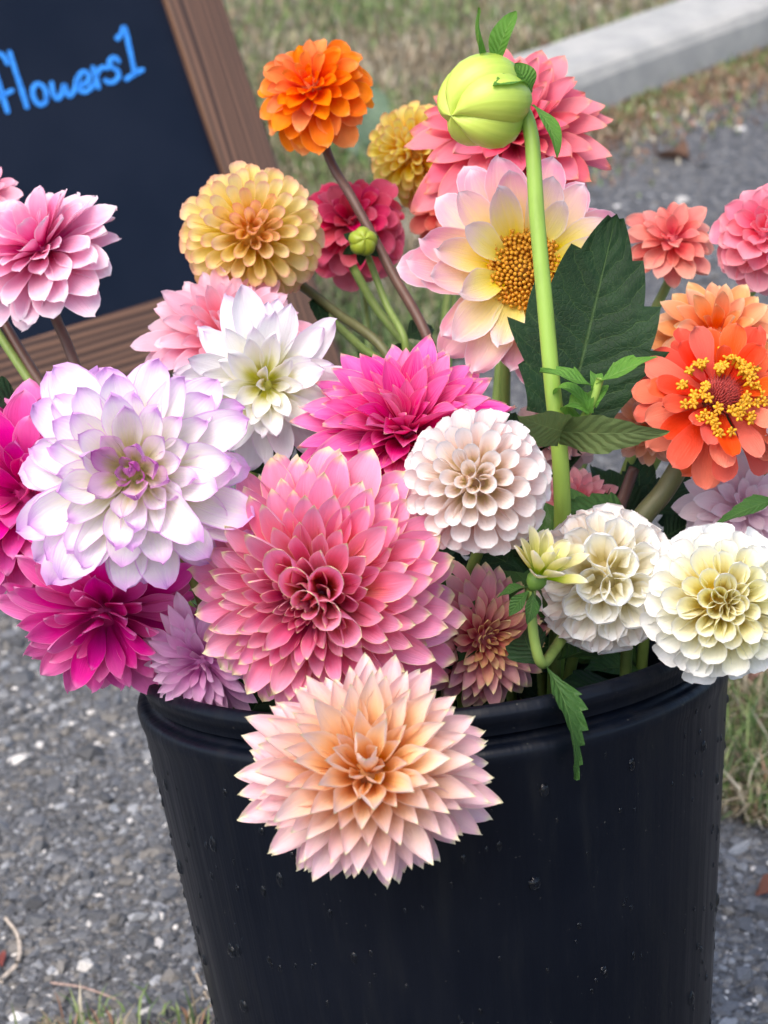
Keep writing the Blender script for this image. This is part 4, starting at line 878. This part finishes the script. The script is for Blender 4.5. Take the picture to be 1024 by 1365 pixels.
# ---- buds
def bud(key, label, px, py, rpx, d, axis, vias, colA, colB, stem, sr, nb=6, sep=None, elong=0.82, name='dahlia_bud'):
    Rw = rpx * d / FPX; P = at(px, py, d); A = cam_vec(axis); last = at(*vias[-1]); foot = foot_for(last)
    root = obj(name, None); root.location = foot; tag(root, label, 'flower bud')
    ref = Vector((0, 0, 1)) if abs(A.z) < 0.9 else Vector((0, 1, 0)); X = ref.cross(A).normalized(); Y = A.cross(X)
    M = Matrix((X, Y, A)).transposed().to_4x4(); M.translation = P - foot
    t = NT('bud bract ' + key); uv = t.node('ShaderNodeUVMap').outputs[0]; sx = t.node('ShaderNodeSeparateXYZ'); t.set(sx.inputs[0], uv)
    st = t.noise(t.mapping(uv, (16, 1.2, 1)), 1.0, 3); f = t.math('ADD', sx.outputs[1], t.math('MULTIPLY_ADD', st, 0.5, -0.25))
    c = t.ramp(f, [(0.0, colA), (0.35, tuple((a + b) / 2 for a, b in zip(colA, colB))), (0.75, colB), (1.0, colB)]); c = t.mix(t.remap(sx.outputs[0], 0.88, 1.0, 0, 0.5), c, (0.55, 0.62, 0.22, 1))
    t.set(t.b.inputs['Base Color'], c); t.b.inputs['Roughness'].default_value = 0.40; t.b.inputs['Subsurface Weight'].default_value = 0.25; t.b.inputs['Subsurface Radius'].default_value = (0.004, 0.005, 0.002); t.b.inputs['Subsurface Scale'].default_value = 1.0
    t.set(t.b.inputs['Normal'], t.bump(st, 0.25, 0.001))
    V, UV, Fa = [], [], []; na, nt = 8, 12; span = 2 * math.pi / nb * 1.45
    for i in range(nt + 1):
        th_ = math.pi * (0.985 - 0.983 * i / nt)
        for j in range(na + 1):
            q = j / na; a = -span / 2 + span * q + 0.35 * math.cos(th_); r = Rw * (0.86 + 0.15 * math.sin(min(1, q * 1.06) * math.pi * 0.80 + 0.1) ** 0.7 + 0.03 * q) * (1 + 0.10 * math.cos((q - 0.55) * 2 * math.pi / 1.45))
            V.append((r * math.sin(th_) * math.cos(a), r * math.sin(th_) * math.sin(a), r * math.cos(th_) * elong)); UV.append((q, i / nt))
    for i in range(nt):
        for j in range(na): Fa.append((i * (na + 1) + j, i * (na + 1) + j + 1, (i + 1) * (na + 1) + j + 1, (i + 1) * (na + 1) + j))
    bm_ = mesh_from('bract', V, Fa, t.mat, UV)
    # solid heart of the bud
    Vc = [];
    for i in range(9):
        th_ = math.pi * i / 8
        for j in range(14): a = 2 * math.pi * j / 14; Vc.append((Rw * .90 * max(.02, math.sin(th_)) * math.cos(a), Rw * .90 * max(.02, math.sin(th_)) * math.sin(a), Rw * .90 * elong * math.cos(th_)))
    Fcx = [(i * 14 + j, (i + 1) * 14 + j, (i + 1) * 14 + (j + 1) % 14, i * 14 + (j + 1) % 14) for i in range(8) for j in range(14)]
    head = obj('bud_head', mesh_from('bud_head', Vc, Fcx, t.mat, [(0.3, 0.5)] * len(Vc)), root, M)
    for k in range(nb): obj('bract', bm_, head, Matrix.Rotation(k * 2 * math.pi / nb, 4, 'Z'))
    for (az, th_, L_, W_, bend, mt) in (sep or []):
        a, q = math.radians(az), math.radians(th_); dl = Vector((math.sin(q) * math.cos(a), math.sin(q) * math.sin(a), math.cos(q))); nl = Vector((-math.cos(q) * math.cos(a), -math.cos(q) * math.sin(a), math.sin(q)))
        obj('sepal', leaf_mesh('sepal', mt, L_ * Rw, W_ * Rw, 0, 0, bend, 0.25, nu=6, ns=10, sm=0.5, p1=1.8, p2=0.9, w0=0.3, twist=random.uniform(-.5, .5)), head, Matrix.Translation(Vector((0, 0, -Rw * elong * .88)) + dl * Rw * .12) @ frame(dl, nl))
    pts = [P - A * Rw * elong * 0.8] + [at(*v_) for v_ in vias] + [rim_via(last, up=-0.06, k=0.98), foot]
    pts = [p - foot for p in pts]
    obj('stem', tube_mesh('stem', stem, pts, sr[0], sr[1], 12, 8), root)
    FLOWERS[key] = (root, head, P, A, Rw, foot); return root
bud('tall_bud', 'large round green dahlia bud nodding on a thick bright stem', 646, 136, 58, 0.835, (-0.72, -0.40, 0.50), [(700, 152, 0.838), (709, 185, 0.838), (716, 290, 0.838), (726, 400, 0.838), (737, 520, 0.84), (746, 600, 0.845), (750, 690, 0.86)],
    (0.20, 0.36, 0.03, 1), (0.52, 0.64, 0.10, 1), STEM_BRIGHT, (0.0034, 0.0044), nb=5, elong=0.95, sep=[(170, 95, 0.8, 0.4, 0.6, LEAF_BRIGHT), (-110, 110, 1.0, 0.38, 0.7, LEAF_MID)])
bud('round_bud', 'small round green bud in front of the rose red dahlia', 484, 322, 18, 0.99, (0.15, 0.1, 1.0), [(492, 345, 1.01), (515, 405, 1.01), (540, 455, 1.0)],
    (0.13, 0.20, 0.02, 1), (0.28, 0.36, 0.03, 1), STEM_GREEN, (0.0018, 0.0026), nb=5, elong=0.8, sep=[(k * 60 + 20, 100, 1.5, 0.75, 0.2, LEAF_DARK) for k in range(6)])

# half-open cream bud with green calyx, its stem, and the leaves round it
pm = petal_mat('greenish cream petal', ('#98b030', '#d8d870', '#f0e8b0', '#fbf4e0'), ('#86a42c', '#d2d06c', '#f2e8b8', '#fbf2e4'), mid=0.45, streak=0.15)
flower('cream_bud', 'half opened greenish cream dahlia bud with a green calyx', 716, 772, 62, 0.785, (0.30, 0.62, 0.42), pm, N=18, th=(6, 64), kth=0.6, rb=0.24, L=(0.75, 1.08), wr=(0.46, 0.48), sm=0.6, tip=(1.9, 0.75), cb=(3.0, 2.2), ct=(2.0, 1.5), bend=(-0.4, -0.15), jit=6, sepals=False,
       vias=[(708, 800, 0.79), (712, 850, 0.795), (722, 884, 0.80), (742, 862, 0.82), (775, 815, 0.85)], sr=(0.0021, 0.0030), stem=STEM_GREEN, core=simple_mat('calyx core', (0.10, 0.20, 0.03)))
rt, hd, P, A, Rw, ft = FLOWERS['cream_bud']
for k in range(7):
    a = k * 0.9 + 0.3; q = math.radians(118 + 18 * (k % 2)); dl = Vector((math.sin(q) * math.cos(a), math.sin(q) * math.sin(a), math.cos(q))); nl = Vector((-math.cos(q) * math.cos(a), -math.cos(q) * math.sin(a), math.sin(q)))
    obj('sepal', leaf_mesh('sepal', LEAF_MID, Rw * 0.75, Rw * 0.34, 0, 0, 0.7, 0.3, nu=4, ns=8, sm=0.5), hd, Matrix.Translation(Vector((0, 0, -Rw * .22)) + dl * Rw * .1) @ frame(dl, nl))
def px_leaf(key, q0, q1, d0, d1, wpx, mat, nrm=(0, 0.2, 1), **k):
    root = FLOWERS[key][0]; a, b = at(q0[0], q0[1], d0), at(q1[0], q1[1], d1); L = (b - a).length
    return add_leaf(root, a, b - a, cam_vec(nrm), L * k.pop('ls', 1.08), wpx * (d0 + d1) / 2 / FPX, mat, **k)
px_leaf('cream_bud', (722, 886), (690, 850), 0.80, 0.81, 62, LEAF_DARK, ls=1.6, teeth=5, bend=0.9, side=0.25)
px_leaf('cream_bud', (728, 888), (800, 985), 0.80, 0.768, 52, LEAF_MID, nrm=(0.5, 0.8, 0.7), ls=1.16, teeth=7, bend=1.35, side=-0.14, tooth=0.4, fold=0.3, twist=0.5)
px_leaf('cream_bud', (745, 880), (815, 848), 0.835, 0.85, 60, LEAF_MID, nrm=(0, 0.8, 0.5), teeth=5)
px_leaf('cream_bud', (770, 868), (840, 850), 0.86, 0.87, 46, LEAF_OLIVE, nrm=(0, 0.8, 0.5), teeth=5)
# leaves on the tall bud's stem
px_leaf('tall_bud', (757, 560), (822, 284), 0.872, 0.868, 205, LEAF_DARK, nrm=(-0.12, -0.02, 1), ls=1.0, teeth=5, tooth=0.26, bend=0.05, fold=0.10, sm=0.38, p1=1.25, p2=0.95, w0=0.55, wave=0.03, nu=10, ns=45, t0=0.22)
px_leaf('tall_bud', (742, 575), (878, 584), 0.832, 0.80, 58, LEAF_OLIVE, nrm=(0.0, -0.45, 0.9), ls=1.05, teeth=4, tooth=0.12, bend=0.25, fold=0.15, sm=0.30, w0=0.7)
px_leaf('tall_bud', (752, 575), (712, 568), 0.832, 0.80, 60, LEAF_OLIVE, nrm=(0.0, -0.35, 0.9), ls=1.2, teeth=3, tooth=0.12, bend=0.3, fold=0.15, sm=0.30, w0=0.7)
px_leaf('tall_bud', (790, 515), (730, 488), 0.822, 0.812, 34, LEAF_BRIGHT, nrm=(0.2, 0.9, 0.7), teeth=3, tooth=0.3, bend=0.3)
px_leaf('tall_bud', (795, 512), (866, 470), 0.822, 0.812, 34, LEAF_BRIGHT, nrm=(-0.3, 0.8, 0.7), teeth=3, tooth=0.2, bend=0.3)
for (q0, q1, w, b, n_) in [((786, 548), (762, 520), 26, 4.2, (0.3, 0.2, 1)), ((786, 550), (778, 522), 24, 3.8, (-0.3, 0.1, 1)), ((790, 540), (804, 512), 24, 3.6, (0.2, 0.4, 1)), ((784, 545), (770, 500), 20, 3.0, (0.5, 0.1, 0.8)), ((792, 530), (798, 498), 18, 3.2, (0, 0.1, 1))]:
    px_leaf('tall_bud', q0, q1, 0.826, 0.818, w, LEAF_BRIGHT, nrm=n_, ls=1.7, teeth=0, bend=b, fold=0.4, sm=0.5, w0=0.5, ns=14)
for (q0, q1, d0, d1, w, b, n_) in [((652, 88), (606, 30), 0.832, 0.815, 30, -0.9, (0.9, 0.2, 0.5)), ((660, 90), (668, 28), 0.835, 0.82, 36, 0.7, (-0.6, 0.1, 0.8)), ((706, 112), (672, 96), 0.83, 0.812, 26, 0.6, (0, 0.7, 0.7)), ((708, 140), (756, 168), 0.832, 0.815, 26, 1.1, (0.3, 0.8, 0.6)), ((706, 125), (700, 92), 0.835, 0.825, 34, 0.8, (0.3, 0.2, 0.9))]:
    px_leaf('tall_bud', q0, q1, d0, d1, w, LEAF_BRIGHT, nrm=n_, ls=1.2, teeth=0, bend=b, fold=0.35, sm=0.55, w0=0.35, ns=12, p1=1.8, p2=0.8, nu=6).name = 'sepal'
rt, hd, P, A, Rw, ft = FLOWERS['tall_bud']
obj('side_shoot', tube_mesh('side_shoot', STEM_BRIGHT, [at(744, 590, 0.845) - ft, at(770, 570, 0.836) - ft, at(790, 535, 0.826) - ft, at(800, 505, 0.822) - ft], 0.0024, 0.0018, 8, 5), rt)
# leaf by the pale lilac dahlia and small leaves on the background stems
px_leaf('pale_lilac', (1040, 664), (958, 684), 0.845, 0.84, 28, LEAF_MID, nrm=(0, 0.7, 0.7), teeth=6, tooth=0.15)
px_leaf('round_bud', (540, 452), (580, 425), 1.0, 1.0, 34, LEAF_DARK, nrm=(0.2, 0.4, 0.9), teeth=3, bend=1.2)
px_leaf('ball_yellow', (520, 480), (480, 500), 0.99, 0.985, 40, LEAF_DARK, nrm=(0.2, 0.4, 0.9), ls=1.5, teeth=4, bend=0.8)
px_leaf('ball_yellow', (418, 395), (428, 412), 1.0, 0.99, 26, LEAF_DARK, nrm=(0.2, 0.4, 0.9), ls=1.8, teeth=2, bend=0.8)
px_leaf('ball_yellow', (510, 470), (545, 485), 0.99, 1.0, 46, LEAF_DARK, nrm=(0, 0.6, 0.9), ls=1.5, teeth=4, bend=0.6)
px_leaf('magenta_left', (30, 545), (-10, 520), 0.92, 0.9, 60, LEAF_DARK, nrm=(0, 0.6, 0.9), ls=1.6, teeth=5, bend=0.6)
for (k_, q0, q1, d0, d1, w_, m_) in [('zinnia', (850, 700), (795, 615), 0.93, 0.945, 60, LEAF_DARK), ('zinnia', (862, 690), (912, 632), 0.93, 0.94, 52, LEAF_DARK), ('zinnia', (850, 705), (858, 600), 0.94, 0.955, 64, LEAF_DARK),
        ('dusty_small', (800, 720), (835, 640), 0.93, 0.94, 46, LEAF_MID), ('dusty_small', (790, 720), (700, 650), 0.945, 0.955, 70, LEAF_DARK), ('zinnia', (880, 720), (930, 690), 0.90, 0.91, 44, LEAF_DARK),
        ('magenta_mid', (520, 690), (350, 640), 0.925, 0.93, 90, LEAF_DARK), ('magenta_mid', (560, 700), (700, 600), 0.95, 0.955, 90, LEAF_DARK), ('soft_pink', (380, 640), (330, 560), 0.955, 0.96, 80, LEAF_DARK), ('soft_pink', (400, 640), (470, 520), 0.96, 0.975, 80, LEAF_DARK),
        ('open_disc', (690, 640), (640, 530), 0.95, 0.96, 80, LEAF_DARK), ('open_disc', (700, 640), (770, 560), 0.955, 0.96, 84, LEAF_DARK), ('magenta_low', (230, 800), (240, 860), 0.90, 0.90, 50, LEAF_DARK), ('apricot_under', (880, 700), (990, 620), 0.96, 0.97, 90, LEAF_DARK)]:
    px_leaf(k_, q0, q1, d0, d1, w_, m_, nrm=(random.uniform(-.3, .3), 0.3, 0.9), teeth=5, tooth=0.2, bend=0.4, fold=0.25)
# foliage on the stems in the mouth of the bucket
BI = BT.inverted()
for n_, (k, Q) in enumerate(STEMPTS.items()):
    root = FLOWERS[k][0]; c_ = []
    for q in Q:
        l_ = BI @ q
        if HB - 0.075 < l_.z < HB + 0.05 and Vector((l_.x, l_.y)).length < 0.112: c_.append(q)
    for i in range(4):
        if not c_: break
        p = random.choice(c_); L_ = random.uniform(0.04, 0.07)
        for _ in range(14):
            az = random.uniform(0, 6.28); dr = Vector((math.cos(az), math.sin(az), random.uniform(-0.1, 0.8))); t_ = BI @ (p + dr.normalized() * L_)
            if Vector((t_.x, t_.y)).length < 0.112 and p.y + dr.y * L_ > -0.085: break
        else: continue
        add_leaf(root, p, dr, Vector((random.uniform(-.6, .6), -0.5, 0.8)), L_, L_ * random.uniform(0.45, 0.6), LEAF_DARK if i % 3 else LEAF_MID, teeth=5, bend=random.uniform(0.1, 0.5))
#FLOWERS_END

# extra bare stems at the left edge and behind
def bare(label, pts, mat, r):
    P = [at(*p) for p in pts]; foot = foot_for(P[-1]); root = obj('cut_stem', None); root.location = foot; tag(root, label, 'stem')
    obj('stem', tube_mesh('stem', mat, [p - foot for p in P] + [rim_via(P[-1]) - foot, Vector((0, 0, 0))], r, r * 1.2), root)
    return root
bare('pale green stem beside the maroon stems before the chalkboard rail', [(-45, 380, 0.985), (0, 448, 0.985), (42, 512, 0.98), (75, 570, 0.975)], STEM_GREEN, 0.0024)
bare('green stem leaning behind the olive stem of the yellow ball dahlia', [(415, 400, 1.02), (445, 430, 1.02), (480, 462, 1.01), (520, 500, 1.0)], STEM_GREEN, 0.0024)
bare('slim green stem beside the small round bud', [(470, 355, 1.03), (500, 408, 1.03), (535, 452, 1.02), (580, 510, 1.0)], STEM_GREEN, 0.0026)
bare('maroon stem in the bucket beside the thick olive zinnia stem', [(845, 625, 0.93), (830, 665, 0.925), (812, 710, 0.92)], STEM_BROWN, 0.0030)

# ------------------------------------------------------------------ weeds, litter
def weed():
    p = g(500, 215); root = obj('weed_plant', None); root.location = p; tag(root, 'grey green leafy weed on the verge behind the orange dahlia', 'weed')
    for (px, py, w) in [((470), 205, 40), (497, 118, 44), (528, 150, 40), (520, 190, 46), (465, 185, 40), (540, 185, 38), (490, 150, 40)]:
        k = (p - CAM).dot(F); a = Vector((0, 0, 0.01)); b = at(px, py, k * 0.99) - p; L = (b - a).length
        M = frame(b - a, cam_vec((0, 0.5, 0.8))); M.translation = a; obj('leaf', leaf_mesh('leaf', LEAF_GREY, L * 1.05, w * k / FPX, 0, 0, 0.5, 0.3, nu=4, ns=8, sm=0.6, p1=2.2, p2=0.6, w0=0.25), root, M)
weed()
def dry_leaf(label, px, py, L, W, col, rot, lift=0.004, name='fallen_leaf'):
    p = g(px, py, lift); mt = leaf_mat('dry leaf %d' % px, tuple(c * .8 for c in col) + (1,), col + (1,), tuple(min(.9, c * 1.5) for c in col) + (1,), rough=0.8)
    M = frame(Vector((math.cos(rot), math.sin(rot), 0.2)), Vector((0.1, -0.3, 1))); M.translation = p
    o = obj(name, leaf_mesh(name, mt, L, W, 4, 0.2, 0.8, 0.4, curl=0.4), None, M); tag(o, label, 'leaf')
dry_leaf('large dusty pink fallen leaf on the grass below the cream ball dahlia', 1000, 935, 0.075, 0.05, (0.42, 0.22, 0.20), 0.5, 0.02)
dry_leaf('small rust red fallen leaf on the asphalt below the grass clump', 1008, 1200, 0.03, 0.02, (0.24, 0.10, 0.07), 0.3)
dry_leaf('brown fallen leaf lying on the verge before the kerb', 920, 215, 0.07, 0.05, (0.16, 0.09, 0.06), 2.3)
dry_leaf('dark brown fallen leaf on the grass beyond the kerb', 720, 68, 0.09, 0.06, (0.14, 0.07, 0.045), 1.3)
dry_leaf('red weed leaf beside the pale twig on the asphalt', 4, 1295, 0.022, 0.012, (0.26, 0.07, 0.06), 2.0)
def twig(label, pts, r, col):
    P = [g(x, y, r * 1.2) for x, y in pts]; root = P[0]; o = obj('twig', tube_mesh('twig', simple_mat('twig bark %d' % pts[0][0], col, 0.8, 0.3, 300), [p - root for p in P], r, r * 0.6, 6, 4)); o.location = root; tag(o, label, 'twig')
twig('pale bleached twig lying on the asphalt next to a red weed', [(2, 1312), (26, 1285), (24, 1250), (8, 1228)], 0.0022, (0.42, 0.36, 0.30))
twig('thin straw coloured twig against the foot of the bucket', [(258, 1292), (276, 1330), (296, 1358)], 0.0010, (0.40, 0.33, 0.25))
twig('thin pinkish twig among the crack grass', [(66, 1312), (110, 1318), (150, 1332), (168, 1340)], 0.0010, (0.36, 0.26, 0.22))
